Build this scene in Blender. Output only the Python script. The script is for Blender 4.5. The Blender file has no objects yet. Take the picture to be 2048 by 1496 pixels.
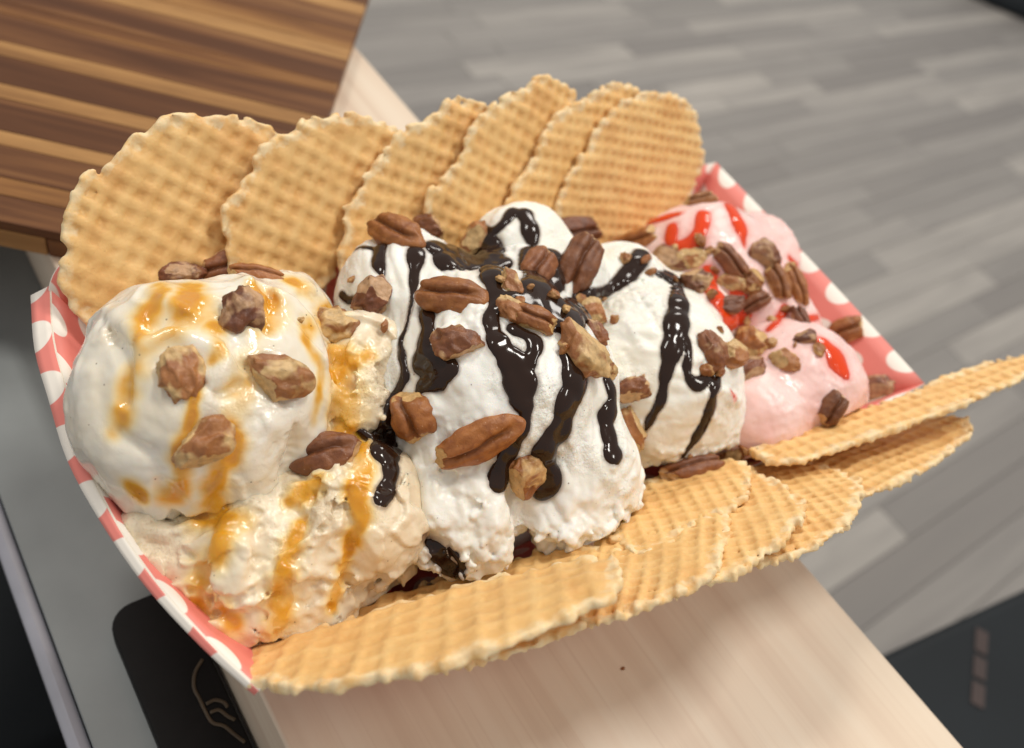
import bpy, math, random
import numpy as np
from mathutils import Vector, Matrix
from mathutils.bvhtree import BVHTree

# ---------------------------------------------------------------- camera (1 unit = 1 cm)
scene = bpy.context.scene
scene.unit_settings.scale_length = 0.01
F = 1762.0
v1 = np.array([-2136, 2753, -F]); v2 = np.array([2676, 948, -F])
AY = v1/np.linalg.norm(v1)
AX = v2/np.linalg.norm(v2); AX = AX-AY*(AX@AY); AX /= np.linalg.norm(AX)
AZ = np.cross(AX, AY)
R = np.array([AX, AY, AZ])            # columns: camera axes in the world
C = np.array([0, 0, 5.0])+25*R[:, 2]
cam = bpy.data.cameras.new('camera')
cam.sensor_width = 36; cam.lens = F/2048*36
cam.clip_start = 1; cam.clip_end = 3000
cam.dof.use_dof = True; cam.dof.focus_distance = 21.6; cam.dof.aperture_fstop = 0.10
camo = bpy.data.objects.new('camera', cam)
M4 = np.eye(4); M4[:3, :3] = R; M4[:3, 3] = C
camo.matrix_world = Matrix(M4.tolist())
scene.collection.objects.link(camo); scene.camera = camo

# ---------------------------------------------------------------- light
w = bpy.data.worlds.new('World'); scene.world = w; w.use_nodes = True
w.node_tree.nodes['Background'].inputs[0].default_value = (1.0, 0.98, 0.95, 1)
w.node_tree.nodes['Background'].inputs[1].default_value = 0.50
def area(name, loc, target, sx, sy, power, col):
    l = bpy.data.lights.new(name, 'AREA'); l.shape = 'RECTANGLE'; l.size = sx; l.size_y = sy
    l.energy = power; l.color = col
    o = bpy.data.objects.new(name, l); scene.collection.objects.link(o)
    o.location = loc
    o.rotation_euler = (Vector(target)-Vector(loc)).to_track_quat('-Z', 'Y').to_euler()
    return o
area('ceiling_light', (75, 5, 190), (5, 5, 0), 45, 22, 1.75e5, (1, .96, .89))
area('ceiling_light', (120, -90, 190), (30, 0, 0), 45, 22, 1.0e5, (1, .96, .89))
area('ceiling_light', (-30, 90, 190), (0, 0, 0), 45, 22, 1.0e5, (1, .96, .89))
area('ceiling_light', (200, 150, 190), (200, 120, -70), 120, 60, 3.6e5, (1, .95, .88))
scene.view_settings.view_transform = 'Standard'
scene.view_settings.look = 'None'
scene.view_settings.exposure = -0.10
scene.render.engine = 'CYCLES'
scene.cycles.use_denoising = True
scene.cycles.max_bounces = 8
scene.cycles.caustics_reflective = False; scene.cycles.caustics_refractive = False

# ---------------------------------------------------------------- helpers
rng = np.random.RandomState(7)
def ray(u, v):
    d = R@np.array([u-1024, 748-v, -F]); return d/np.linalg.norm(d)
def P(u, v, z):
    d = ray(u, v); return C+d*(z-C[2])/d[2]
def PL(u, v, n, o):
    d = ray(u, v); return C+d*((o-C)@n)/(d@n)

def tag(o, label=None, cat=None, group=None, kind=None):
    if label: o['label'] = label
    if cat: o['category'] = cat
    if group: o['group'] = group
    if kind: o['kind'] = kind
    return o
def empty(name, loc=(0, 0, 0), **k):
    o = bpy.data.objects.new(name, None); scene.collection.objects.link(o); o.location = loc
    o.empty_display_size = .5
    return tag(o, **k)
def mesh_obj(name, V, Fc, mat, parent=None, loc=None, smooth=True, attrs=None, uv=None, recenter=True):
    V = np.asarray(V, dtype=float)
    if loc is None:
        loc = V.mean(0) if (recenter and parent is None) else np.zeros(3)
        if parent is None and recenter: loc = np.array([loc[0], loc[1], V[:, 2].min()])
    me = bpy.data.meshes.new(name)
    me.from_pydata((V-loc).tolist(), [], Fc.tolist() if isinstance(Fc, np.ndarray) else Fc)
    if smooth: me.polygons.foreach_set('use_smooth', [True]*len(me.polygons))
    if attrs:
        for k, a in attrs.items():
            at = me.attributes.new(k, 'FLOAT', 'POINT'); at.data.foreach_set('value', np.asarray(a, dtype=np.float32))
    if uv is not None:
        ul = me.uv_layers.new(name='UVMap')
        li = np.zeros(len(me.loops), dtype=np.int32); me.loops.foreach_get('vertex_index', li)
        ul.data.foreach_set('uv', np.asarray(uv, dtype=np.float32)[li].ravel())
    me.materials.append(mat); me.update()
    o = bpy.data.objects.new(name, me); scene.collection.objects.link(o)
    o.location = loc
    if parent: o.parent = parent
    return o

# ---- noise
_T = np.random.RandomState(3).rand(64, 64, 64).astype(np.float32)*2-1
def vnoise(p, s=1.0, seed=0):
    q = p.astype(np.float32)*np.float32(1/s)+np.float32(seed*7.31+100.5)
    # rotate a little so that the lattice does not line up with the axes
    x = .8*q[:, 0]+.6*q[:, 1]; y = -.48*q[:, 0]+.64*q[:, 1]+.6*q[:, 2]; z = .36*q[:, 0]-.48*q[:, 1]+.8*q[:, 2]
    ix = np.floor(x); iy = np.floor(y); iz = np.floor(z)
    fx = x-ix; fy = y-iy; fz = z-iz
    ix = ix.astype(np.int32) & 63; iy = iy.astype(np.int32) & 63; iz = iz.astype(np.int32) & 63
    jx = (ix+1) & 63; jy = (iy+1) & 63; jz = (iz+1) & 63
    fx = fx*fx*fx*(fx*(fx*6-15)+10); fy = fy*fy*fy*(fy*(fy*6-15)+10); fz = fz*fz*fz*(fz*(fz*6-15)+10)
    a = _T[ix, iy, iz]*(1-fx)+_T[jx, iy, iz]*fx
    b = _T[ix, jy, iz]*(1-fx)+_T[jx, jy, iz]*fx
    c = _T[ix, iy, jz]*(1-fx)+_T[jx, iy, jz]*fx
    d = _T[ix, jy, jz]*(1-fx)+_T[jx, jy, jz]*fx
    return (a*(1-fy)+b*fy)*(1-fz)+(c*(1-fy)+d*fy)*fz
def fbm(p, s, o=3, seed=0):
    r = 0; a = 1; t = 0
    for i in range(o):
        r = r+a*vnoise(p, s/2**i, seed+i*3); t += a; a *= .5
    return r/t
def sstep(a, b, x):
    t = np.clip((x-a)/(b-a), 0, 1); return t*t*(3-2*t)

# ---- naive surface nets
def surface_nets(v, org, h):
    s = v < 0
    nx, ny, nz = v.shape
    cnt = np.zeros((nx-1, ny-1, nz-1), dtype=np.uint8)
    offs = [(i, j, k) for i in (0, 1) for j in (0, 1) for k in (0, 1)]
    for i, j, k in offs: cnt += s[i:nx-1+i, j:ny-1+j, k:nz-1+k]
    cells = np.argwhere((cnt > 0) & (cnt < 8))
    idx = -np.ones(cnt.shape, dtype=np.int32); idx[tuple(cells.T)] = np.arange(len(cells))
    val = {o: v[cells[:, 0]+o[0], cells[:, 1]+o[1], cells[:, 2]+o[2]].astype(np.float64) for o in offs}
    acc = np.zeros((len(cells), 3)); n = np.zeros(len(cells))
    for a in offs:
        for ax in range(3):
            if a[ax] == 1: continue
            b = list(a); b[ax] = 1; b = tuple(b)
            va, vb = val[a], val[b]
            m = (va < 0) != (vb < 0)
            t = np.where(m, va/np.where(m, va-vb, 1), 0)
            pt = np.array(a)[None, :]*m[:, None]*1.0
            pt[:, ax] += t
            acc += pt; n += m
    V = (cells+acc/n[:, None])*np.asarray(h)+org
    Q = []
    for ax in range(3):
        b, c = (ax+1) % 3, (ax+2) % 3
        lo = [slice(1, None)]*3; hi = [slice(1, None)]*3
        lo[ax] = slice(0, -1)
        A = s[tuple(slice(0, -1) if d == ax else slice(1, -1) for d in range(3))]
        B = s[tuple(slice(1, None) if d == ax else slice(1, -1) for d in range(3))]
        e = np.argwhere(A != B); sg = A[tuple(e.T)]
        e = e.copy(); e[:, b] += 1; e[:, c] += 1
        def at(db, dc):
            q = e.copy(); q[:, b] -= db; q[:, c] -= dc; return idx[tuple(q.T)]
        q = np.stack([at(1, 1), at(0, 1), at(0, 0), at(1, 0)], 1)
        q[~sg] = q[~sg][:, ::-1]
        Q.append(q)
    Q = np.concatenate(Q); Q = Q[(Q >= 0).all(1)]
    return V, Q
def relax(V, Q, it=1, lam=.5):
    for _ in range(it):
        acc = np.zeros_like(V); n = np.zeros(len(V))
        for k in range(4):
            a, b = Q[:, k], Q[:, (k+1) % 4]
            for d in range(3):
                acc[:, d] += np.bincount(a, V[b, d], len(V))+np.bincount(b, V[a, d], len(V))
            n += np.bincount(a, minlength=len(V))+np.bincount(b, minlength=len(V))
        V = V*(1-lam)+lam*acc/n[:, None]
    return V

# ---------------------------------------------------------------- materials
class NT:
    def __init__(s, name):
        s.m = bpy.data.materials.new(name); s.m.use_nodes = True; s.t = s.m.node_tree
        s.b = s.t.nodes['Principled BSDF']; s.tc = None
    def n(s, ty, **k):
        x = s.t.nodes.new(ty)
        for a, b in k.items():
            if a.startswith('i_'):
                key = a[2:]; key = int(key) if key.isdigit() else key.replace('_', ' ')
                s.put(x.inputs[key], b)
            else: setattr(x, a, b)
        return x
    def put(s, sock, v):
        if isinstance(v, bpy.types.NodeSocket): s.t.links.new(v, sock)
        elif isinstance(v, bpy.types.Node): s.t.links.new(v.outputs[0], sock)
        else:
            if hasattr(sock, 'default_value') and isinstance(v, tuple) and len(v) == 3 and len(sock.default_value) == 4: v = v+(1,)
            sock.default_value = v
    def P(s, **k):
        for a, v in k.items(): s.put(s.b.inputs[a.replace('_', ' ')], v)
        return s
    def obj(s):
        if not s.tc: s.tc = s.t.nodes.new('ShaderNodeTexCoord')
        return s.tc.outputs['Object']
    def noise(s, scale, det=3, vec=None, dist=0.0, rough=.5):
        return s.n('ShaderNodeTexNoise', i_Vector=vec or s.obj(), i_Scale=scale, i_Detail=float(det), i_Distortion=dist, i_Roughness=rough).outputs[0]
    def ramp(s, fac, pts):
        r = s.n('ShaderNodeValToRGB', i_0=fac); e = r.color_ramp.elements
        while len(e) < len(pts): e.new(.5)
        for q, (p, c) in zip(e, pts): q.position = p; q.color = (c+(1,)) if isinstance(c, tuple) else (c, c, c, 1)
        return r.outputs[0]
    def mix(s, fac, a, b, blend='MIX'):
        x = s.n('ShaderNodeMix', data_type='RGBA', blend_type=blend)
        s.put(x.inputs[0], fac); s.put(x.inputs[6], a); s.put(x.inputs[7], b)
        return x.outputs[2]
    def math(s, op, a, b=0.0, c=0.0, clamp=False):
        x = s.n('ShaderNodeMath', operation=op, use_clamp=clamp)
        s.put(x.inputs[0], a); s.put(x.inputs[1], b); s.put(x.inputs[2], c); return x.outputs[0]
    def attr(s, name):
        return s.n('ShaderNodeAttribute', attribute_name=name).outputs['Fac']
    def mapping(s, vec, scale=(1, 1, 1), rot=(0, 0, 0), loc=(0, 0, 0)):
        x = s.n('ShaderNodeMapping', i_Vector=vec)
        x.inputs['Scale'].default_value = scale; x.inputs['Rotation'].default_value = rot; x.inputs['Location'].default_value = loc
        return x.outputs[0]
    def bump(s, h, strength=.5, dist=.05):
        x = s.n('ShaderNodeBump', i_Height=h, i_Strength=strength, i_Distance=dist); s.put(s.b.inputs['Normal'], x.outputs[0])

def cream_mat(name, base, dark, rough=.42, grain=.5, coat=.0):
    m = NT(name)
    n1 = m.ramp(m.noise(.9, 4), [(.35, dark), (.62, base)])
    st = m.attr('stain')
    amber = m.ramp(st, [(0, (.87, .74, .42)), (.4, (.86, .60, .17)), (.7, (.78, .42, .04)), (1, (.66, .28, .015))])
    c = m.mix(m.math('MULTIPLY', st, 1.25, clamp=True), n1, amber)
    cs = m.attr('cocoa_cavity')
    c = m.mix(m.math('MULTIPLY', cs, .75, clamp=True), c, (.16, .07, .035))
    rs = m.attr('syrup')
    c = m.mix(m.math('MULTIPLY', rs, .85, clamp=True), c, (.75, .10, .06))
    # vanilla specks
    vo = m.n('ShaderNodeTexVoronoi', i_Vector=m.obj(), i_Scale=2.2)
    sp = m.ramp(vo.outputs['Distance'], [(0.035, 1.0), (.05, 0.0)])
    c = m.mix(m.math('MULTIPLY', sp, .8), c, (.12, .06, .03))
    r = m.math('SUBTRACT', rough, m.math('MULTIPLY', st, rough-.12))
    wet = m.ramp(m.noise(1.3, 3), [(.45, 0.0), (.65, .2)])
    r = m.math('SUBTRACT', r, wet, clamp=True)
    m.P(Base_Color=c, Roughness=r, Subsurface_Weight=.5, Subsurface_Radius=(.3, .22, .16), Subsurface_Scale=.35, Coat_Weight=m.math('MULTIPLY_ADD', st, .5, coat, clamp=True), Coat_Roughness=.1)
    cr = m.attr('crumb')
    h = m.math('ADD', m.math('MULTIPLY', m.noise(9, 4, rough=.6), m.math('ADD', cr, .12)), m.math('MULTIPLY', m.noise(2.5, 2), .25))
    pz = m.ramp(m.noise(16, 3, rough=.7), [(.30, 0.0), (.42, 1.0)])
    h = m.math('ADD', h, m.math('MULTIPLY', pz, m.math('MULTIPLY_ADD', cr, .35, .05)))
    m.bump(h, grain, .07)
    return m.m
M = {}
M['s1'] = cream_mat('vanilla_caramel_cream', (.86, .81, .71), (.79, .71, .57), .26, .35, .35)
M['s2'] = cream_mat('caramel_cream', (.84, .74, .57), (.74, .60, .41), .36, .8, .15)
M['s3'] = cream_mat('white_cream', (.89, .88, .83), (.85, .83, .75), .42, .8)
M['s4'] = cream_mat('ivory_cream', (.89, .87, .80), (.88, .84, .74), .42, .7)
M['pink'] = cream_mat('pink_cream', (.89, .64, .60), (.86, .55, .51), .4, .4)

def choc():
    m = NT('chocolate'); m.P(Base_Color=(.021, .0085, .0045), Roughness=.10, Specular_IOR_Level=.38)
    m.bump(m.noise(1.2, 1), .06, .06); return m.m
M['choc'] = choc()
def film(name, col, alpha, thin=None):
    m = NT(name)
    lw = m.attr('thick')
    a = m.math('MULTIPLY_ADD', lw, thin or .5, alpha, clamp=True)
    m.P(Base_Color=col, Roughness=.09, Specular_IOR_Level=.5, Alpha=a, Subsurface_Weight=.2, Subsurface_Radius=(.3, .12, .03), Subsurface_Scale=.4)
    m.bump(m.noise(2.0, 2), .2, .06)
    return m.m
M['caramel'] = film('caramel', (.86, .47, .03), .02, .36)
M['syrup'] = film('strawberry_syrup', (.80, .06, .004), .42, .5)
def pecan_mat(name, skin, skin2, flesh):
    m = NT(name)
    oi = m.n('ShaderNodeObjectInfo')
    n = m.ramp(m.noise(3.5, 5, dist=.6), [(.3, skin2), (.65, skin)])
    br = m.math('MULTIPLY_ADD', oi.outputs['Random'], .4, .85)
    n = m.mix(1.0, n, m.n('ShaderNodeCombineColor', i_0=br, i_1=br, i_2=br), 'MULTIPLY')
    fl = m.ramp(m.noise(5, 5), [(.25, tuple(x*.62 for x in flesh)), (.5, flesh), (.8, tuple(min(1, x*1.25) for x in flesh))])
    sp = m.ramp(m.noise(16, 2), [(.68, 0.0), (.74, 1.0)])
    fl = m.mix(m.math('MULTIPLY', sp, .35), fl, (.12, .05, .02))
    f = m.math('ADD', m.attr('flesh'), m.math('MULTIPLY_ADD', m.noise(1.9, 5, dist=.8), 1.7, -.85))
    c = m.mix(m.ramp(f, [(.34, 0.0), (.66, 1.0)]), n, fl)
    c = m.mix(m.math('MULTIPLY', m.attr('groove'), .55), c, (.09, .03, .012))
    # salt grains
    vo = m.n('ShaderNodeTexVoronoi', i_Vector=m.obj(), i_Scale=6.0)
    c = m.mix(m.ramp(vo.outputs['Distance'], [(.05, .5), (.08, 0.0)]), c, (.8, .6, .45))
    m.P(Base_Color=c, Roughness=.36, Specular_IOR_Level=.45)
    m.bump(m.noise(7, 5, rough=.65), .6, .06)
    return m.m
M['golden'] = pecan_mat('pecan_golden', (.36, .135, .036), (.22, .068, .018), (.60, .37, .15))
M['brown'] = pecan_mat('pecan_brown', (.24, .088, .032), (.14, .044, .017), (.55, .34, .17))
M['dark'] = pecan_mat('pecan_dark', (.21, .07, .028), (.11, .033, .014), (.46, .27, .14))
M['pale'] = pecan_mat('pecan_pale', (.36, .15, .05), (.25, .09, .028), (.58, .38, .17))

def wafer_mat():
    m = NT('wafer')
    e = m.attr('edge'); g = m.attr('ridge')
    c = m.ramp(m.noise(1.1, 5), [(.3, (.74, .42, .155)), (.5, (.82, .515, .205)), (.75, (.85, .58, .26))])
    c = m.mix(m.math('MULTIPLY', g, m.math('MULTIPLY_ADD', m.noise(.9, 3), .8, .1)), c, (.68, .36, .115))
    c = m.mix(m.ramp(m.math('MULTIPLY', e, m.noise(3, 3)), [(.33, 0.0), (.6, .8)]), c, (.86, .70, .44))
    sp = m.ramp(m.noise(14, 3), [(.70, 0.0), (.76, .5)])
    c = m.mix(sp, c, (.42, .18, .06))
    m.P(Base_Color=c, Roughness=.5, Subsurface_Weight=.12, Subsurface_Radius=(.2, .1, .05), Subsurface_Scale=.5, Specular_IOR_Level=.35)
    m.bump(m.noise(12, 5, rough=.65), .5, .04)
    return m.m
M['wafer'] = wafer_mat()

def tray_mat():
    m = NT('polka_card')
    uv = m.n('ShaderNodeUVMap').outputs[0]
    sx, sy = 1.75, 3.0
    def dots(off):
        q = m.mapping(uv, scale=(1/sx, 1/sy, 1), loc=off)
        q = m.n('ShaderNodeVectorMath', operation='FRACTION', i_0=q).outputs[0]
        q = m.n('ShaderNodeVectorMath', operation='SUBTRACT', i_0=q, i_1=(.5, .5, 0)).outputs[0]
        q = m.n('ShaderNodeVectorMath', operation='MULTIPLY', i_0=q, i_1=(sx, sy, 0)).outputs[0]
        return m.n('ShaderNodeVectorMath', operation='LENGTH', i_0=q).outputs['Value']
    d = m.math('MINIMUM', dots((0, 0, 0)), dots((.5, .5, 0)))
    f = m.ramp(d, [(.50, 1.0), (.53, 0.0)])
    c = m.mix(f, (.80, .24, .20), (.86, .80, .72))
    m.P(Base_Color=c, Roughness=.45, Specular_IOR_Level=.35)
    m.bump(m.noise(25, 2), .05, .02)
    return m.m
M['tray'] = tray_mat()
def white_card():
    m = NT('white_card'); m.P(Base_Color=(.82, .76, .66), Roughness=.6); m.bump(m.noise(20, 3), .1, .02); return m.m
M['card'] = white_card()

def wood_board():
    m = NT('pale_beech')
    g = m.noise(1.0, 6, vec=m.mapping(m.obj(), scale=(1.1, .035, 1)), dist=.4)
    g2 = m.noise(1.0, 6, vec=m.mapping(m.obj(), scale=(6, .12, 3)), dist=.2)
    c = m.ramp(g, [(.25, (.61, .465, .35)), (.5, (.70, .57, .44)), (.75, (.745, .635, .505))])
    c = m.mix(m.ramp(g2, [(.28, .28), (.45, 0.0)]), c, (.52, .36, .26))
    m.P(Base_Color=c, Roughness=.42, Specular_IOR_Level=.4)
    m.bump(g2, .06, .03); return m.m
M['board'] = wood_board()
def acacia(name, pal):
    m = NT(name)
    oi = m.n('ShaderNodeObjectInfo')
    off = m.n('ShaderNodeCombineXYZ', i_0=m.math('MULTIPLY', oi.outputs['Random'], 37.0), i_1=m.math('MULTIPLY', oi.outputs['Random'], 91.0))
    v = m.n('ShaderNodeVectorMath', operation='ADD', i_0=m.obj(), i_1=off).outputs[0]
    g = m.noise(1.0, 5, vec=m.mapping(v, scale=(.05, .7, .7)), dist=.9)
    f = m.noise(1.0, 6, vec=m.mapping(v, scale=(.5, 14, 14)), dist=.2)
    c = m.ramp(g, [(.30, pal[0]), (.47, pal[1]), (.58, pal[2]), (.72, pal[3])])
    c = m.mix(m.ramp(f, [(.3, .4), (.55, 0.0)]), c, (.07, .028, .012))
    m.P(Base_Color=c, Roughness=.5, Specular_IOR_Level=.2)
    m.bump(f, .05, .02); return m.m
DK = [(.065, .024, .010), (.11, .043, .017), (.17, .072, .027), (.25, .12, .045)]
MD = [(.12, .046, .016), (.18, .075, .025), (.27, .125, .04), (.35, .18, .06)]
LT = [(.24, .115, .040), (.35, .18, .064), (.41, .22, .080), (.46, .26, .10)]
M['ac0'] = acacia('acacia_dark', DK); M['ac1'] = acacia('acacia_mid', MD); M['ac2'] = acacia('acacia_light', LT)
def floor_mat():
    m = NT('grey_plank')
    oi = m.n('ShaderNodeObjectInfo'); r = oi.outputs['Random']
    off = m.n('ShaderNodeCombineXYZ', i_0=m.math('MULTIPLY', r, 370.0), i_1=m.math('MULTIPLY', r, 910.0))
    v = m.n('ShaderNodeVectorMath', operation='ADD', i_0=m.obj(), i_1=off).outputs[0]
    g = m.noise(1.0, 6, vec=m.mapping(v, scale=(.035, .35, 1)), dist=.6)
    base = m.ramp(r, [(0, (.215, .198, .184)), (.35, (.26, .242, .224)), (.7, (.305, .283, .261)), (1, (.40, .37, .335))])
    c = m.mix(m.ramp(g, [(.3, .55), (.6, 0.0)]), base, (.20, .185, .175))
    m.P(Base_Color=c, Roughness=.45); return m.m
M['plank'] = floor_mat()
def plain(name, col, rough=.5, spec=.5, metal=0.0, nscale=3.0, namp=.15, bump=.05, coat=0.0):
    m = NT(name)
    n = m.ramp(m.noise(nscale, 4), [(.3, tuple(x*(1-namp) for x in col)), (.7, tuple(min(1, x*(1+namp)) for x in col))])
    m.P(Base_Color=n, Roughness=rough, Specular_IOR_Level=spec, Metallic=metal, Coat_Weight=coat)
    m.bump(m.noise(nscale*4, 3), bump, .05)
    return m.m
M['counter'] = plain('grey_laminate', (.235, .25, .25), .42, .4, nscale=.25, namp=.12, bump=.02)
M['edge'] = plain('pale_edge_band', (.40, .40, .45), .4, nscale=.3)
M['black'] = plain('black_case', (.006, .005, .005), .6, .2, nscale=2)
M['gold'] = plain('gold_print', (.075, .05, .028), .4, nscale=2)
M['navy'] = plain('navy_plastic', (.008, .011, .014), .6, .25, nscale=.1)
M['pinkish'] = plain('pinkish_streak', (.038, .021, .018), .5, nscale=.2)
M['tan'] = plain('tan_wood', (.16, .10, .07), .6, nscale=.1)
M['grout'] = plain('dark_underlay', (.08, .07, .065), .8, nscale=.1)

# ---------------------------------------------------------------- setting
def box(name, lo, hi, mat, parent=None, bevel=.0, rotz=0, loc=None, **k):
    lo = np.array(lo, float); hi = np.array(hi, float)
    c = (lo+hi)/2 if loc is None else np.array(loc)
    V = np.array([[x, y, z] for x in (lo[0], hi[0]) for y in (lo[1], hi[1]) for z in (lo[2], hi[2])])-((lo+hi)/2 if loc is None else 0)
    Fc = [(0, 1, 3, 2), (4, 6, 7, 5), (0, 4, 5, 1), (2, 3, 7, 6), (0, 2, 6, 4), (1, 5, 7, 3)]
    o = mesh_obj(name, V, Fc, mat, parent, loc=np.zeros(3), smooth=False)
    o.location = c; o.rotation_euler[2] = rotz
    if bevel:
        b = o.modifiers.new('bevel', 'BEVEL'); b.width = bevel; b.segments = 3
        o.data.polygons.foreach_set('use_smooth', [True]*6)
        wn = o.modifiers.new('wn', 'WEIGHTED_NORMAL')
    return tag(o, **k)

FZ = -70.0
fl = box('floor', (-120, -120, FZ-3), (460, 460, FZ-.3), M['grout'], kind='structure')
# planks: rows along X, 6 cm strips; shared meshes in a few lengths
rr = random.Random(4)
plank_mesh = {}
def plank(L):
    if L not in plank_mesh:
        hx, hy = L/2-.08, 3-.06
        V = [(-hx, -hy, -.3), (hx, -hy, -.3), (hx, hy, -.3), (-hx, hy, -.3), (-hx, -hy, -.05), (hx, -hy, -.05), (hx, hy, -.05), (-hx, hy, -.05),
             (-hx+.1, -hy+.1, 0), (hx-.1, -hy+.1, 0), (hx-.1, hy-.1, 0), (-hx+.1, hy-.1, 0)]
        Fc = [(8, 9, 10, 11)]+[(a, (a+1) % 4, (a+1) % 4+4, a+4) for a in range(4)]+[(a+4, (a+1) % 4+4, (a+1) % 4+8, a+8) for a in range(4)]
        me = bpy.data.meshes.new('floor_plank'); me.from_pydata(V, [], Fc); me.materials.append(M['plank']); plank_mesh[L] = me
    return plank_mesh[L]
def inview(x, y):
    q = R.T@(np.array([x, y, FZ])-C)
    if q[2] > -1: return False
    u, v = 1024+F*q[0]/-q[2], 748-F*q[1]/-q[2]
    return -150 < u < 2200 and -120 < v < 1600
for j in range(-9, 32):
    x = -60-rr.uniform(0, 60)
    while x < 420:
        L = rr.choice([34, 46, 60, 74]); cx = x+L/2; y = j*6+1.0
        if any(inview(x+t*L, y) for t in (0, .25, .5, .75, 1)) and (cx > 8 or (cx < -8 and y > 20)):
            o = bpy.data.objects.new('floor_plank', plank(L)); scene.collection.objects.link(o)
            o.parent = fl; o.location = Vector((cx, y, FZ+rr.uniform(-.02, .02)))-fl.location
        x += L

# grey laminate counter with pale edge band, on which the board lies
cr = empty('counter', (-4, 20, -4), label='dark grey glossy laminate counter with pale edge band beneath the wooden board', cat='counter')
box('counter_top', (-12.55, -30, -6.5), (8.0, 80, -4), M['counter'], cr, .05, loc=(0, 0, 0)).location = (4, -20, 4)
box('edge_band', (-13.12, -30, -6.8), (-12.56, 80, -4.02), M['edge'], cr, .3, loc=(0, 0, 0)).location = (4, -20, 4)
box('cabinet', (-11.5, -29, -69.6), (6.5, 79, -6.55), M['tan'], cr, 0, loc=(0, 0, 0)).location = (4, -20, 4)
# pale board
box('wooden_board', (-8.8, -32, -3.98), (8.45, 70, 0), M['board'], None, .12,
    label='long pale beech board lying under the paper tray', cat='board')

# acacia block
BT = 1.15
c0 = P(548, 556, BT)
ex = P(735, 0, BT)-c0; ex[2] = 0; ex /= np.linalg.norm(ex)
el = P(0, 388, BT)-c0; el[2] = 0; el /= np.linalg.norm(el)
el = el-ex*(el@ex); el /= np.linalg.norm(el)       # along the strips, away to the left
ang = math.atan2(el[1], el[0])
blk = empty('chopping_block', (c0[0], c0[1], 0.0), label='dark striped acacia butcher block standing on the pale board', cat='chopping block')
blk.rotation_euler[2] = ang
# local frame: x = el (along strips), y = towards ex or against it
sy = 1 if (ex@np.array([-el[1], el[0], 0])) > 0 else -1
ws = [1.3, .9, 1.7, .8, 1.9, .9, 1.8, 1.0, 2.0, .9, 2.1, 1.1, 1.5, 1.9, 1.2, 2.3, 1.1, 1.9, 1.3, 2.0, 1.2, 2.0]
kinds = [0, 1, 0, 2, 0, 2, 0, 2, 0, 1, 0, 2, 1, 0, 2, 0, 2, 1, 0, 2, 0, 1]
y = 0.0
for i, (wd, k) in enumerate(zip(ws, kinds)):
    dx = 0.0
    a, b = sorted((sy*(y+.012), sy*(y+wd-.012)))
    o = box('strip', (-dx+ (.0 if i % 3 else .02), a, .78), (26, b, BT), M['ac%d' % k], blk, .035, loc=(0, 0, 0)); o.location = (0, 0, 0)
    y += wd
W = y
for i in range(14):      # lower layer: end blocks seen along the side
    o = box('end_block', (i*1.9-.02*(i % 2)+.02, 0, 0.0), (i*1.9+1.87, 2.2, 0.75), M['ac%d' % (2, 0, 2, 1, 2, 0, 1)[i % 7]], blk, .03, loc=(0, 0, 0))
    o.location = (0, 0 if sy > 0 else -2.2, 0.0)
o = box('core', (.1, min(sy*2.25, sy*(W-.1)), 0.0), (26, max(sy*2.25, sy*(W-.1)), .75), M['ac1'], blk, .03, loc=(0, 0, 0)); o.location = (0, 0, 0)

# black flip case with gold printed curl on the counter
def slab(name, pts, z0, z1, mat, parent, bev=.08):
    n = len(pts); V = [(x, y, z0) for x, y in pts]+[(x, y, z1) for x, y in pts]
    Fc = [tuple(range(n, 2*n)), tuple(range(n-1, -1, -1))]+[(i, (i+1) % n, (i+1) % n+n, i+n) for i in range(n)]
    o = mesh_obj(name, V, Fc, mat, parent, smooth=False)
    b = o.modifiers.new('bevel', 'BEVEL'); b.width = bev; b.segments = 3; b.limit_method = 'ANGLE'
    return o
def rrect(x0, y0, x1, y1, r, n=7):
    out = []
    for cx, cy, a0 in ((x1-r, y1-r, 0), (x0+r, y1-r, 90), (x0+r, y0+r, 180), (x1-r, y0+r, 270)):
        for k in range(n): a = math.radians(a0+90*k/(n-1)); out.append((cx+r*math.cos(a), cy+r*math.sin(a)))
    return out
case = empty('phone_case', (-10, -4, -4), label='black rounded case with faint gold curl beside the board', cat='case')
o = slab('case_body', rrect(-11.1, -13, -8.95, 2.1, .75), -3.97, -3.3, M['black'], case); o.location = (10, 4, 4)
def tube(name, pts, r, mat, parent, n=6, flat=1.0):
    pts = np.array(pts, float); V = []; Fc = []
    for i, p in enumerate(pts):
        t = pts[min(i+1, len(pts)-1)]-pts[max(i-1, 0)]; t /= np.linalg.norm(t)
        s = np.cross(t, [0, 0, 1]); s /= np.linalg.norm(s); q = np.cross(s, t)
        for k in range(n):
            a = 2*math.pi*k/n; V.append(p+r*math.cos(a)*s+r*flat*math.sin(a)*q)
    for i in range(len(pts)-1):
        for k in range(n): Fc.append((i*n+k, i*n+(k+1) % n, (i+1)*n+(k+1) % n, (i+1)*n+k))
    Fc += [tuple(range(n-1, -1, -1)), tuple((len(pts)-1)*n+k for k in range(n))]
    return mesh_obj(name, V, Fc, mat, parent)
def smoothline(pts, m=6):
    pts = np.array(pts, float); P_ = np.vstack([2*pts[0]-pts[1], pts, 2*pts[-1]-pts[-2]]); out = []
    for i in range(1, len(P_)-2):
        a, b, c, d = P_[i-1:i+3]
        for k in range(m):
            t = k/m; out.append(.5*((2*b)+(-a+c)*t+(2*a-5*b+4*c-d)*t*t+(-a+3*b-3*c+d)*t**3))
    out.append(pts[-1]); return np.array(out)
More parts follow.
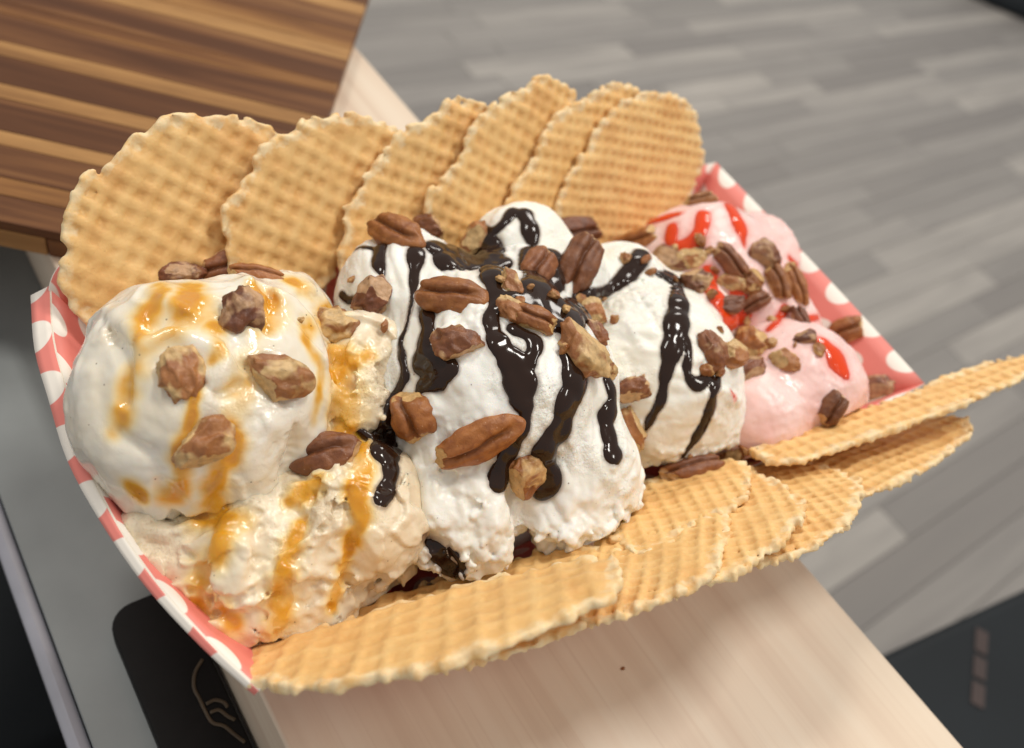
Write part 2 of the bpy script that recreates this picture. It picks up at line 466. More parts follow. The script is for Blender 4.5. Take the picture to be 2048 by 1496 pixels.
for pl in ([(405, 1318), (390, 1345), (388, 1375), (400, 1400), (412, 1425), (425, 1445), (448, 1452), (468, 1468), (490, 1485)],
           [(412, 1408), (430, 1400), (448, 1405), (455, 1415)], [(420, 1425), (438, 1420), (455, 1432), (470, 1440)]):
    L = [P(u, v, -3.27) for u, v in smoothline(pl)]
    o = tube('gold_curl', L, .055, M['gold'], case, flat=.3); o.location = (10, 4, 4)

# dark bin near the photographer: far edge line through two seen points
e1 = P(1780, 1300, -25); e2 = P(2048, 1176, -25); dr = (e2-e1)[:2]/np.linalg.norm((e2-e1)[:2]); nr = np.array([dr[1], -dr[0]])
bn = empty('storage_bin', (e1[0], e1[1], FZ), label='black plastic bin with copper strip standing on the floor beside the board', cat='bin')
a = e1[:2]-dr*22; b = e1[:2]+dr*38
pts = [a, b, b+nr*40, a+nr*40]
def shell(name, pts, z0, z1, mat, shift):
    o = slab(name, [tuple(p) for p in pts], z0, z1, mat, bn, .8); o.location = shift; return o
sh = -bn.location
shell('bin_body', [tuple(a+dr*1.5+nr*1.5), tuple(b-dr*1.5+nr*1.5), tuple(b-dr*1.5+nr*38), tuple(a+dr*1.5+nr*38)], FZ, -27.5, M['navy'], sh)
shell('lid', [tuple(p) for p in pts], -27.4, -25, M['navy'], sh)
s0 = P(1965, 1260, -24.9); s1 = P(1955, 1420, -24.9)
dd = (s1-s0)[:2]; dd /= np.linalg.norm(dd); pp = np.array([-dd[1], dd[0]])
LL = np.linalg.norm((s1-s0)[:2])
for k, (t0, t1) in enumerate(((0, .3), (.36, .62), (.68, .95))):  # flat pinkish dashes laid in a row on the lid
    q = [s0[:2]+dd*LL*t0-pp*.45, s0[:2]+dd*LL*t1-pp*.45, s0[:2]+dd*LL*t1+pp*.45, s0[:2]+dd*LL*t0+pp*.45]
    o = slab('lid_dash', [tuple(z) for z in q], -24.99, -24.9, M['pinkish'], bn, .02); o.location = sh

# dark rounded shoe-like chair foot on the far floor
def ico(sub):
    import bmesh
    bm = bmesh.new(); bmesh.ops.create_icosphere(bm, subdivisions=sub, radius=1)
    V = np.array([v.co[:] for v in bm.verts]); Fc = [tuple(v.index for v in f.verts) for f in bm.faces]; bm.free(); return V, Fc
IV5, IF5 = ico(5); IV4, IF4 = ico(4); IV3, IF3 = ico(3)
V = IV4.copy(); V[:, 2] = np.where(V[:, 2] < 0, V[:, 2]*.2, V[:, 2]); V *= (30, 11, 9); V[:, 1] *= 1-.25*V[:, 0]/30
cc = P(1995, -12, FZ+1.5)
a_ = -1.15
V = np.stack([V[:, 0]*math.cos(a_)-V[:, 1]*math.sin(a_), V[:, 0]*math.sin(a_)+V[:, 1]*math.cos(a_), V[:, 2]], 1)
tag(mesh_obj('shoe', V+np.array([cc[0], cc[1], FZ+1.1]), IF4, M['navy']), 'dark blurred shoe toe on the far grey plank floor', 'shoe')
# dark stool cushion behind the counter edge at the near side
V = IV4.copy(); V = np.sign(V)*np.abs(V)**.5; V *= (13, 16, 5)
cc = P(-150, 1180, -45)
st = empty('stool', (cc[0], cc[1], FZ), label='navy cushioned stool below the edge of the grey counter', cat='stool')
o = mesh_obj('seat', V+cc, IF4, M['navy'], st); o.location = -st.location
for sx_ in (-1, 1):
    for sy_ in (-1, 1):
        L = [cc+np.array([sx_*8, sy_*10, -4]), np.array([cc[0]+sx_*10, cc[1]+sy_*12, FZ])]
        o = tube('leg', L, 1.0, M['navy'], st, 10); o.location = -st.location

# ---------------------------------------------------------------- paper tray
tray = empty('paper_tray', (2, 1, 0), label='pink paper sundae tray with white polka dots resting on the pale board', cat='tray')
T0 = Vector((-2, -1, 0))
def sheet(name, lower, upper, mat, m=8, n=None, curve=0.0, thick=.05, u0=0.0):
    lower = np.array(lower, float); upper = np.array(upper, float)
    k = len(lower); V = []; UV = []
    d = np.concatenate([[0], np.cumsum(np.linalg.norm(np.diff(upper, axis=0), axis=1))])+u0
    for i in range(k):
        ln = np.linalg.norm(upper[i]-lower[i])
        for j in range(m+1):
            t = j/m; p = lower[i]*(1-t)+upper[i]*t
            V.append(p); UV.append((d[i], ln*(t-1)))
    Fc = [(i*(m+1)+j, (i+1)*(m+1)+j, (i+1)*(m+1)+j+1, i*(m+1)+j+1) for i in range(k-1) for j in range(m)]
    o = mesh_obj(name, V, Fc, mat, tray, uv=UV); o.location = T0
    o.data.materials.append(M['card'])
    s = o.modifiers.new('solid', 'SOLIDIFY'); s.thickness = thick; s.offset = 0; s.use_rim = True; s.material_offset_rim = 1
    return o, np.array(V), Fc
RZ = 4.5
pxL = [(62, 592), (70, 700), (98, 800), (135, 920), (200, 1040), (290, 1170), (400, 1290), (510, 1390)]
outL = np.array([P(u, v, RZ) for u, v in smoothline(pxL, 4)])
tL = np.linspace(0, 1, len(outL))
offv = np.interp(tL, [0, .3, .6, 1], [.50, .42, .22, .10])
inL = outL+np.stack([offv, np.zeros_like(offv), offv*.15+.12], 1)
baseL = np.stack([np.interp(tL, [0, .5, 1], [-7.3, -8.0, -7.3]), np.interp(tL, [0, 1], [4.6, -2.9]), np.full(len(tL), .06)], 1)
surf = []
surf.append(sheet('end_wall', baseL, inL, M['tray'], 10, u0=.6)[1:])
surf.append(sheet('rim_flap', inL+[-.01, 0, .004], outL, M['tray'], 3, u0=.2)[1:])
rR = np.array([P(1432, 325, RZ), P(1850, 768, RZ)])
tR = np.linspace(0, 1, 17)[:, None]
upR = rR[0]*(1-tR)+rR[1]*tR
upR[:, 0] += .12*np.sin(np.pi*tR[:, 0]); 
loR = np.array([11.2, 4.6, .06])*(1-tR)+np.array([10.6, -2.9, .06])*tR
surf.append(sheet('end_wall', loR, upR, M['tray'], 10, u0=.9)[1:])
tb = np.linspace(0, 1, 25)[:, None]
upB = inL[0]*(1-tb)+upR[0]*tb; loB = baseL[0]*(1-tb)+loR[0]*tb
surf.append(sheet('side_wall', loB[::-1], upB[::-1], M['tray'], 8)[1:])
upF = inL[-1]*(1-tb)+upR[-1]*tb; upF[:, 2] -= 1.3*np.sin(np.pi*tb[:, 0])**.6; upF[:, 1] += .35*np.sin(np.pi*tb[:, 0])**.6; loF = baseL[-1]*(1-tb)+loR[-1]*tb
surf.append(sheet('side_wall', loF, upF, M['tray'], 8)[1:])
nb = len(baseL)
V = np.vstack([baseL, loR]); V[:, 2] = .04
o = mesh_obj('base', V, [tuple(range(nb))+tuple(range(nb+16, nb-1, -1))], M['tray'], tray, uv=V[:, :2]); o.location = T0
s = o.modifiers.new('solid', 'SOLIDIFY'); s.thickness = .05; s.offset = 1
# rounded ear at the back corner
earpx = [(108, 640), (98, 590), (102, 560), (115, 535), (132, 520), (150, 517), (170, 530), (185, 560), (185, 600), (150, 650)]
ne = np.array([.35, -.75, .56]); ne /= np.linalg.norm(ne); oe = P(105, 600, RZ)
E_ = np.array([PL(u, v, ne, oe) for u, v in smoothline(earpx, 3)])
cE = E_.mean(0); V = np.vstack([E_, cE]); Fc = [(i, (i+1) % len(E_), len(E_)) for i in range(len(E_))]
o = mesh_obj('corner_ear', V, Fc, M['tray'], tray, uv=np.stack([V[:, 0]-cE[0]+.9, V[:, 2]-cE[2]+.1], 1)); o.location = T0
o.data.materials.append(M['card'])
s = o.modifiers.new('solid', 'SOLIDIFY'); s.thickness = .05; s.offset = 0; s.material_offset_rim = 1

# ---------------------------------------------------------------- ice cream
H = .047
G0 = np.array([-13.0, -8.0, 0.1]); GN = np.array([int(28/H), int(16.5/H), int(10.6/H)])
U = np.full(GN, 9.0, dtype=np.float32)
def blob(u, v, r, z, sc=(1, 1, 1)):
    c = P(u, v, z); return c, r*np.linalg.norm(c-C)/F, np.array(sc, float)
scoops = []
def on_blobs(u, v, bl):
    d = ray(u, v); best = None
    for c, r, s_ in bl:
        oc = C-c; b = oc@d; q = b*b-(oc@oc-r*r)
        t = -b-math.sqrt(q) if q > 0 else -b
        if best is None or t < best: best = t
    return C+d*best
def scoop(name, blobs, k, disp, mat, label, cut=None, feats=()):
    bl = [blob(*b) for b in blobs]
    lo = np.min([c-r*s for c, r, s in bl], 0)-.7; hi = np.max([c+r*s for c, r, s in bl], 0)+.7
    lo[2] = max(lo[2], G0[2]); 
    i0 = np.maximum(((lo-G0)/H).astype(int), 0); i1 = np.minimum(((hi-G0)/H).astype(int)+1, GN)
    ax = [(G0[d]+H*np.arange(i0[d], i1[d])).astype(np.float32) for d in range(3)]
    D = None
    for c, r, s in bl:
        X = ((ax[0]-c[0])/s[0])[:, None, None]; Y = ((ax[1]-c[1])/s[1])[None, :, None]; Z = ((ax[2]-c[2])/s[2])[None, None, :]
        d = (np.sqrt(X*X+Y*Y+Z*Z)-np.float32(r))*np.float32(min(s))
        if D is None: D = d
        else:
            hh = np.clip(.5+.5*(D-d)/k, 0, 1); D = D*(1-hh)+d*hh-k*hh*(1-hh)
    idx = np.argwhere(np.abs(D) < .62)
    Pt = np.stack([ax[d][idx[:, d]] for d in range(3)], 1)
    t = tuple(idx.T)
    add = np.zeros(len(Pt), dtype=np.float32)
    if feats: Pw = warp(Pt, .10, .5, 71)
    for pts, amp, wd in feats:
        L = np.array([on_blobs(u, v, bl) for u, v in smoothline(pts, 5)])
        near = np.full(len(Pt), 9.0, dtype=np.float32)
        bb = ((Pt > L.min(0)-1.2) & (Pt < L.max(0)+1.2)).all(1); kk = np.nonzero(bb)[0]
        for p in L: near[kk] = np.minimum(near[kk], np.linalg.norm(Pw[kk]-p, axis=1))
        add += amp*np.exp(-(near/wd)**2)
    D[t] = disp(Pt, D[t]-add, bl)
    Xc = ax[0][:, None, None]; Yc = ax[1][None, :, None]; Zc = ax[2][None, None, :]
    if name != 'x':
        zz = np.clip(Zc, 0, 7)
        wl = (-7.55-(3.0/4.5)*zz-.45*np.sqrt(np.clip(1-((Yc-1.2)/6.5)**2, 0, 1)))-Xc
        wf = (-3.3-.47*zz)-Yc
        wr = Xc-(10.9+.55*zz)
        D = np.maximum(D, np.maximum(np.maximum(wl, wf), wr)+.12).astype(np.float32)
    D[:, :, 0] = np.maximum(D[:, :, 0], .02)
    D[0] = .1; D[-1] = .1; D[:, 0] = .1; D[:, -1] = .1; D[:, :, -1] = .1
    sl = tuple(slice(i0[d], i1[d]) for d in range(3))
    U[sl] = np.minimum(U[sl], D)
    V, Q = surface_nets(D, G0+i0*H, H)
    V = relax(V, Q, 1, .35)
    scoops.append(dict(name=name, V=V, Q=Q, mat=mat, label=label, bl=bl))
def warp(p, a, s, seed=0):
    return p+a*np.stack([vnoise(p, s, seed+11), vnoise(p, s, seed+23), vnoise(p, s, seed+37)], 1)
def folds(p, s, seed=0):
    q = warp(p, s*.55, s*1.3, seed)
    n = vnoise(q, s, seed); return 1-np.abs(n)*2.2        # ridged
def downaxis(p, bl, ax=(0, -.35, -1)):
    ax = np.array(ax, float); ax /= np.linalg.norm(ax)
    return (p-bl[0][0])@ax/bl[0][1]
def d_soft(p, d, bl):
    s = downaxis(p, bl)
    f1 = folds(p, 2.1, 1)
    d = d-.27*sstep(-.6, 1, f1)+.12-.12*vnoise(p, 2.4, 4)-.06*sstep(-.5, 1, folds(p, .95, 6))
    n = fbm(p, .9, 3, 9)
    lip = sstep(.34, .42, s+.22*n)                         # overhanging ragged skirt
    d = d+.32*lip
    rough = np.maximum(sstep(.3, .6, s), sstep(.25, .5, vnoise(p, 2.2, 31)))
    return d-.09*rough*fbm(p, .35, 3, 13)-.012*vnoise(p, .18, 3)+.05*rough*sstep(.5, .7, vnoise(p, .24, 44))
def d_torn(p, d, bl):
    t = vnoise(warp(p, .5, 1.1, 2), 1.25, 2)
    t2 = vnoise(warp(p, .35, .7, 12), .85, 14)
    step = .6*sstep(-.05, .07, t)+.4*sstep(-.04, .05, t2)+.25*t   # torn flakes with sharp edges
    d = d-.30*(step-.5)-.16*vnoise(p, 1.7, 5)-.07*fbm(p, .5, 3, 7)
    m = sstep(-.1, .35, vnoise(p, 1.4, 41))
    pores = sstep(.42, .62, vnoise(p, .22, 17))*m
    return d-.09*m*fbm(p, .2, 2, 19)+.13*pores-.05*fbm(p, .33, 2, 29)
def d_dome(seed, skirt=.35, drag=(1, .3, 0), amp=1.0, lipd=.26):
    def f(p, d, bl):
        s = downaxis(p, bl)
        a = np.array(drag, float); a /= np.linalg.norm(a)
        q = p-np.outer(p@a, a)*.82                          # stretched along the drag of the scoop
        d = d-.085*amp*vnoise(q, .5, seed)-.09*amp*vnoise(p, 2.0, seed+3)-.03*amp*vnoise(q, .22, seed+5)
        n = fbm(p, 1.0, 4, seed+7)
        lip = sstep(skirt, skirt+.04, s+.35*n)
        d = d+lipd*lip
        near = np.exp(-((s+.3*n-skirt)/.16)**2)
        patch = sstep(.0, .45, vnoise(p, 1.5, seed+9))
        low = sstep(min(skirt, .75)-.45, min(skirt, .75)+.1, s+.3*n)
        m = np.clip(near+lip*.8+patch*.5+low, 0, 1)
        crumb = fbm(p, .38, 3, seed+13)
        pit = sstep(.45, .7, vnoise(p, .26, seed+21))*m
        m = m*min(1.0, amp)**2
        return d-.21*m*crumb-.13*m*np.abs(vnoise(p, .2, seed+15))+.08*pit*min(1.0, amp)-.012*vnoise(p, .16, seed)-.07*(min(1.0, amp)**3)*np.abs(vnoise(q, .32, seed+31))
    return f
scoop('ice_cream_scoop', [(412, 798, 231, 5.0), (568, 650, 92, 5.4), (565, 800, 95, 5.0), (455, 962, 122, 4.2), (430, 1000, 85, 4.0)], .55, d_soft, M['s1'],
      'large glossy white vanilla scoop streaked with caramel at the curved end of the tray',
      feats=[([(218, 645), (238, 700), (262, 745), (255, 800)], -.20, .16), ([(240, 640), (275, 690), (290, 740)], .12, .3),
             ([(300, 690), (345, 668), (390, 672), (440, 700), (452, 730)], .24, .26), ([(300, 655), (350, 640), (420, 652), (470, 690)], -.20, .2),
             ([(392, 770), (440, 792), (470, 770)], -.22, .16), ([(350, 840), (410, 810), (470, 815)], .12, .3),
             ([(560, 790), (580, 850), (572, 930), (545, 985)], -.20, .20), ([(602, 660), (642, 740), (640, 820), (612, 900), (600, 950)], .26, .26),
             ([(520, 570), (545, 620), (530, 660)], -.20, .17), ([(560, 580), (600, 620), (620, 670)], .20, .28), ([(500, 560), (480, 610), (500, 650)], .14, .3),
             ([(520, 850), (505, 920), (520, 980)], .14, .3), ([(250, 870), (300, 900), (330, 960)], -.14, .24), ([(180, 760), (190, 850), (230, 930)], .14, .35),
             ([(455, 700), (490, 730), (520, 720)], -.16, .15), ([(300, 1010), (380, 1040), (450, 1045)], -.16, .2)])
scoop('ice_cream_scoop', [(700, 790, 155, 4.4), (690, 1030, 170, 3.6), (520, 1110, 170, 3.2), (355, 1125, 118, 3.2), (620, 1180, 100, 2.8), (440, 1235, 88, 2.6)], .45, d_torn, M['s2'],
      'torn tan caramel ice cream mass below and beside the large vanilla scoop',
      feats=[([(455, 1050), (490, 1090), (480, 1150), (440, 1165)], .30, .20), ([(520, 1060), (530, 1120), (525, 1170)], -.22, .18), ([(600, 1150), (640, 1125), (675, 1115)], .28, .13),
             ([(610, 1165), (660, 1150), (690, 1160)], -.2, .16), ([(560, 1060), (600, 1000), (650, 990)], -.22, .14), ([(690, 1000), (700, 1080), (690, 1180)], -.26, .16),
             ([(740, 1000), (760, 1080), (735, 1150)], .22, .25), ([(690, 760), (740, 740), (780, 770), (770, 830)], .22, .18), ([(660, 700), (720, 700)], -.2, .2),
             ([(250, 1040), (320, 1060), (380, 1050)], .25, .15), ([(300, 1090), (380, 1110)], -.22, .15), ([(470, 1190), (550, 1180), (600, 1190)], -.18, .12), ([(700, 1210), (760, 1180), (810, 1130)], .25, .2)])
scoop('ice_cream_scoop', [(985, 790, 245, 4.6), (815, 610, 138, 4.9), (1145, 950, 138, 4.2), (1040, 640, 150, 4.6), (1125, 580, 100, 5.2), (1135, 1050, 85, 3.9), (925, 1025, 138, 3.7), (885, 920, 120, 4.0)], .5, d_dome(60, .62, (.4, 1, 0), 1.35, .24), M['s3'],
      'white middle scoop with thick chocolate stripes running down its front',
      feats=[([(1030, 985), (1045, 1040), (1040, 1110), (1030, 1180)], -.95, .26), ([(845, 1075), (880, 1100), (900, 1140)], -.55, .2), ([(840, 930), (860, 980), (850, 1040)], .15, .2), ([(900, 990), (950, 1010), (985, 1000)], -.15, .12), ([(880, 1060), (940, 1070)], -.14, .12), ([(880, 760), (950, 730), (1000, 680)], .10, .3), ([(1130, 780), (1110, 860), (1120, 950)], -.08, .25), ([(690, 560), (740, 640), (780, 700)], -.12, .2)])
scoop('ice_cream_scoop', [(1290, 760, 185, 4.0), (1230, 620, 130, 4.2), (1365, 645, 100, 4.3), (1395, 830, 88, 3.9)], .5, d_dome(120, .5, (.8, -.6, 0), .8), M['s4'],
      'ivory scoop between the striped middle scoop and the pink ones',
      feats=[([(1230, 560), (1280, 600), (1330, 670)], -.10, .10), ([(1260, 545), (1310, 590), (1350, 640)], -.10, .09), ([(1210, 590), (1250, 640), (1290, 700)], .07, .2),
             ([(1380, 800), (1430, 780), (1470, 800)], .22, .2), ([(1250, 700), (1270, 760)], -.07, .12)])
scoop('ice_cream_scoop', [(1040, 520, 112, 4.9)], .3, d_dome(150, .7, (1, 0, 0), .6), M['s4'],
      'small ivory scoop behind the pecan cluster against the upright wafers')
scoop('ice_cream_scoop', [(1400, 560, 150, 3.6), (1500, 540, 110, 3.4), (1500, 640, 110, 3.5), (1560, 690, 80, 3.5)], .8, d_dome(180, .8, (1, 0, 0), .5), M['pink'],
      'pink strawberry scoop with red syrup nearest the upright wafers')
scoop('ice_cream_scoop', [(1575, 785, 142, 3.5), (1500, 840, 110, 3.5)], .5, d_dome(210, .85, (1, 0, 0), .5), M['pink'],
      'smooth pink strawberry scoop beside the long flat wafer')

allV = []; allF = []; off = 0
for s in scoops:
    allV.append(s['V']); allF.append(s['Q']+off); off += len(s['V'])
AV = np.vstack(allV); AF = np.vstack(allF)
bvh = BVHTree.FromPolygons(AV.tolist(), AF.tolist())
VC = Vector(C)
def hit(u, v, tree=None):
    h = (tree or bvh).ray_cast(VC, Vector(ray(u, v)))
    return (np.array(h[0]), np.array(h[1])) if h[0] is not None else (None, None)

# ---------------------------------------------------------------- sauces
def Z4(l): return [(x/2.494, 480+y/2.494, r/2.494) for x, y, r in l]
def Z5(l): return [(640+x/2.494, 480+y/2.494, r/2.494) for x, y, r in l]
def Z2(l): return [(640+x/2.494, 100+y/2.494, r/2.494) for x, y, r in l]
def Z6(l): return [(x/2.792, 960+y/2.792, r/2.792) for x, y, r in l]
def Z3(l): return [(1200+x/2.267, 300+y/2.267, r/2.267) for x, y, r in l]
CH = [Z5([(300, 40, 40), (292, 120, 32), (312, 175, 18)]),
      Z5([(480, 60, 45), (470, 160, 32), (465, 250, 20), (452, 330, 17), (430, 430, 18), (400, 520, 20), (415, 600, 25), (420, 680, 28), (385, 760, 32), (350, 850, 34), (335, 930, 44), (340, 1000, 55), (325, 1060, 68), (370, 1050, 45)]),
      Z5([(560, 40, 40), (640, 70, 85), (720, 70, 85), (640, 10, 80), (740, 10, 85), (850, 60, 65), (860, 150, 62), (865, 230, 48), (880, 300, 36), (850, 400, 40), (880, 490, 52), (920, 560, 60), (975, 640, 70), (1000, 720, 74), (1000, 790, 60), (1030, 850, 34), (1000, 950, 40), (940, 1060, 45), (900, 1150, 50), (890, 1205, 52)]),
      Z5([(960, 440, 30), (1070, 500, 40), (1055, 580, 42), (1010, 640, 50)]),
      Z5([(530, 340, 35), (535, 430, 42), (525, 520, 50), (520, 600, 68), (600, 610, 62), (650, 650, 42), (570, 690, 60), (600, 720, 35), (520, 720, 40), (470, 790, 14)]),
      Z5([(1160, 110, 45), (1150, 200, 70), (1090, 300, 70), (1190, 310, 95), (1240, 400, 70), (1260, 520, 60), (1270, 620, 85), (1275, 720, 72), (1230, 820, 66), (1190, 920, 66), (1140, 1020, 66), (1120, 1120, 66), (1120, 1200, 74), (1110, 1240, 66)]),
      Z5([(1430, 700, 38), (1460, 760, 44), (1450, 840, 48), (1420, 890, 50), (1440, 970, 44), (1460, 1040, 50), (1465, 1065, 54)]),
      Z5([(1610, 70, 40), (1560, 140, 52), (1500, 210, 38), (1420, 255, 32), (1310, 280, 34)]),
      Z5([(1690, 170, 30), (1760, 200, 40), (1790, 290, 44), (1785, 380, 60), (1770, 460, 54), (1745, 590, 44), (1720, 690, 28), (1700, 800, 26), (1650, 890, 24), (1625, 950, 12)]),
      Z5([(1810, 460, 26), (1840, 560, 24), (1830, 660, 25), (1880, 720, 34), (1930, 680, 26), (1960, 620, 20)]),
      Z5([(1990, 650, 26), (1965, 760, 30), (1940, 860, 34), (1880, 980, 30), (1810, 1080, 18)]),
      Z2([(960, 805, 30), (920, 860, 32), (850, 905, 24), (760, 880, 35), (730, 910, 30)]),
      Z2([(1020, 815, 40), (1045, 880, 44), (1060, 950, 34)]),
      Z5([(105, 270, 22), (140, 300, 20), (180, 300, 25)]),
      Z5([(200, 960, 22), (270, 980, 30), (320, 990, 30)]),
      Z5([(250, 40, 22), (200, 35, 20), (160, 60, 14)]),
      Z5([(355, 1130, 42), (340, 1220, 46), (310, 1290, 46)]),
      Z5([(1150, 80, 60), (1040, 60, 50), (1050, 180, 40)]), Z5([(1060, 230, 70), (1100, 330, 85), (1180, 400, 80), (1260, 460, 60)]), Z5([(900, 120, 60), (800, 110, 85), (640, 120, 90)]), Z5([(1080, 180, 80), (1130, 290, 110), (1230, 380, 100), (1310, 330, 70)]), Z5([(1050, 330, 60), (980, 290, 50), (900, 330, 50)])]
CA = [Z4([(1680, 560, 80), (1740, 610, 60), (1840, 570, 40)]), Z4([(1700, 690, 85), (1715, 790, 92), (1725, 880, 85), (1740, 960, 45), (1800, 1060, 60), (1800, 1180, 55), (1780, 1290, 55), (1800, 1400, 50), (1760, 1490, 45)]),
      Z4([(1580, 1200, 60), (1520, 1260, 60), (1450, 1310, 40)]),
      Z6([(1220, 180, 60), (1230, 300, 70), (1200, 400, 70), (1140, 500, 70), (1100, 620, 60), (1110, 720, 80)]),
      Z6([(1680, 240, 35), (1640, 350, 55), (1600, 440, 65), (1580, 560, 75), (1570, 700, 75), (1560, 820, 65)]),
      Z6([(1960, 300, 30), (1940, 400, 40), (1890, 560, 40), (1860, 700, 50)]),
      Z6([(880, 600, 40), (980, 720, 40), (1060, 850, 50), (1150, 930, 50)]),
      Z4([(930, 400, 34), (860, 450, 40), (800, 490, 34)]), Z4([(1120, 1140, 34), (1080, 1270, 40), (1070, 1340, 40)])]
CAs = CA+[Z4([(800, 230, 50), (760, 330, 60), (720, 450, 70), (700, 560, 60), (660, 680, 60), (640, 780, 60), (590, 900, 55), (560, 960, 40)]),
      Z4([(950, 230, 60), (950, 330, 90), (880, 430, 60), (780, 480, 50)]), Z4([(1060, 440, 50), (1100, 530, 40), (1060, 600, 30)]),
      Z4([(1300, 260, 60), (1350, 350, 70), (1300, 450, 60), (1270, 540, 50), (1220, 640, 60), (1200, 760, 60), (1180, 860, 50), (1170, 950, 50), (1160, 1040, 60), (1110, 1150, 60), (1080, 1260, 60), (1060, 1360, 70)]),
      Z4([(980, 730, 30), (960, 800, 30), (950, 900, 30), (890, 1060, 40), (880, 1170, 60), (860, 1280, 60)]),
      Z4([(1450, 200, 40), (1560, 260, 70), (1620, 360, 80), (1540, 450, 50), (1540, 520, 30), (1600, 640, 40), (1590, 780, 30), (1560, 900, 30)]),
      Z4([(660, 1230, 50), (700, 1290, 40)]), Z4([(1000, 1390, 60), (1200, 1390, 60)]),
      Z6([(1150, 600, 60), (1250, 700, 40), (1290, 880, 60), (1160, 900, 60)])]
RS = [Z3([(90, 385, 22), (200, 335, 34), (300, 305, 30), (360, 290, 20)]), Z3([(325, 350, 30), (325, 420, 34), (360, 450, 30)]),
      Z3([(470, 290, 32), (460, 350, 40), (420, 420, 38), (350, 440, 36)]), Z3([(590, 255, 30), (625, 320, 40), (645, 390, 28), (655, 440, 10)]),
      Z3([(490, 560, 40), (500, 620, 50), (540, 680, 50), (590, 760, 60), (650, 730, 50), (620, 640, 40)]), Z3([(840, 720, 26), (800, 780, 26), (765, 815, 18)]),
      Z3([(950, 765, 24), (1000, 755, 18)]), Z3([(1010, 870, 34), (1060, 920, 50), (1085, 980, 54), (1110, 1020, 28)]), Z3([(860, 490, 20), (890, 520, 16)]),
      Z3([(600, 1100, 16), (615, 1130, 14)])]
def samples(strokes, step=.3, jit=.12):
    out = []
    for st in strokes:
        L = smoothline(st, 8)
        dd_ = np.concatenate([[0], np.cumsum(np.hypot(*np.diff(L[:, :2], axis=0).T))])
        tt_ = np.linspace(0, dd_[-1], max(2, int(dd_[-1]/4)))
        L = np.stack([np.interp(tt_, dd_, L[:, k]) for k in range(3)], 1)
        acc = 9e9
        for i, (u, v, r) in enumerate(L):
            if i: acc += math.hypot(u-L[i-1][0], v-L[i-1][1])
            if acc < .22*r and i < len(L)-1: continue
            acc = 0
            p, n = hit(u, v)
            if p is None: continue
            rw = r*np.linalg.norm(p-C)/F*(1+jit*math.sin(i*.33+u*.03+v*.05))
            out.append((p, n, rw))
    return out
def sauce(samp, tmax, tk, name, mat, label, cat, keep=.10, blur=3):
    lo = np.min([p-r for p, n, r in samp], 0)-.5; hi = np.max([p+r for p, n, r in samp], 0)+.5
    i0 = np.maximum(((lo-G0)/H).astype(int), 0); i1 = np.minimum(((hi-G0)/H).astype(int)+1, GN)
    sh = i1-i0
    Hh = np.zeros(sh, dtype=np.float32); Dd = np.full(sh, 1.0, dtype=np.float32)
    for p, n, r in samp:
        a = np.maximum(((p-r-.3-G0)/H).astype(int)-i0, 0); b = np.minimum(((p+r+.3-G0)/H).astype(int)+1-i0, sh)
        if (b <= a).any(): continue
        g = [(G0[d]+H*(np.arange(a[d], b[d])+i0[d])-p[d]).astype(np.float32) for d in range(3)]
        X = g[0][:, None, None]; Y = g[1][None, :, None]; Z = g[2][None, None, :]
        q = np.sqrt(X*X+Y*Y+Z*Z); sl = tuple(slice(a[d], b[d]) for d in range(3))
        t = min(tk*r, tmax)
        Hh[sl] = np.maximum(Hh[sl], t*np.sqrt(np.clip(1-(q/r)**2, 0, 1)))
        Dd[sl] = np.minimum(Dd[sl], q-r)
    u = U[tuple(slice(i0[d], i1[d]) for d in range(3))].copy()
    for _ in range(blur):
        for d in range(3):
            a1 = np.roll(u, 1, d); a2 = np.roll(u, -1, d); u = (a1+a2+u)/3
    D = np.maximum(np.maximum(u-Hh, -(u+keep)), Dd)
    for d in range(3):
        sl = [slice(None)]*3; sl[d] = 0; D[tuple(sl)] = .1; sl[d] = -1; D[tuple(sl)] = .1
    V, Q = surface_nets(D, G0+i0*H, H)
    V = relax(V, Q, 6, .5)
    ii = np.clip(np.round((V-G0)/H).astype(int)-i0, 0, sh-1)
    th = Hh[tuple(ii.T)]/tmax
    o = mesh_obj(name, V, Q, mat, attrs={'thick': th}); tag(o, label, cat); return o, V, Q
sCH = samples([[(a_, b_2, c_2*1.12) for a_, b_2, c_2 in st_] for st_ in CH]+[[(858, 1085, 12), (880, 1110, 20), (905, 1140, 20), (932, 1168, 12)], [(900, 1100, 10), (925, 1130, 14)]]); sCA = samples([[(a_, b_2, c_2*.88) for a_, b_2, c_2 in st_] for st_ in CA], jit=.10); sCAs = samples(CAs); sRS = samples(RS); sCV = samples([[(848, 1075, 14), (880, 1100, 26), (905, 1150, 26)]])
ch_o, chV, chQ = sauce(sCH, .145, .38, 'chocolate_sauce', M['choc'], 'glossy dark chocolate sauce in thick stripes over the white scoops', 'chocolate sauce')
sauce(sCA, .09, .28, 'caramel_sauce', M['caramel'], 'amber caramel sauce pooled and dripping over the tan and vanilla scoops', 'caramel sauce', keep=.10, blur=5)
RL = ['red syrup streak running back to the last upright wafer', 'short red syrup tick between two longer streaks', 'wide red syrup band below the black-ended pecan', 'curved red syrup tongue nearest the end wall',
      'red syrup pool under the pecans between ivory and pink', 'thin red syrup thread ending at the pale pecan wedge', 'red syrup dab behind the lower pink scoop top', 'thick orange-red syrup drop running down the lower pink scoop', 'small red syrup smear next to the amber pecan sticks', 'tiny red syrup spot where ivory meets the lower pink scoop']
for st_, lb_ in zip(RS, RL):
    q_ = samples([st_])
    if q_: sauce(q_, .065, .25, 'strawberry_syrup', M['syrup'], lb_, 'syrup', keep=.08, blur=3)

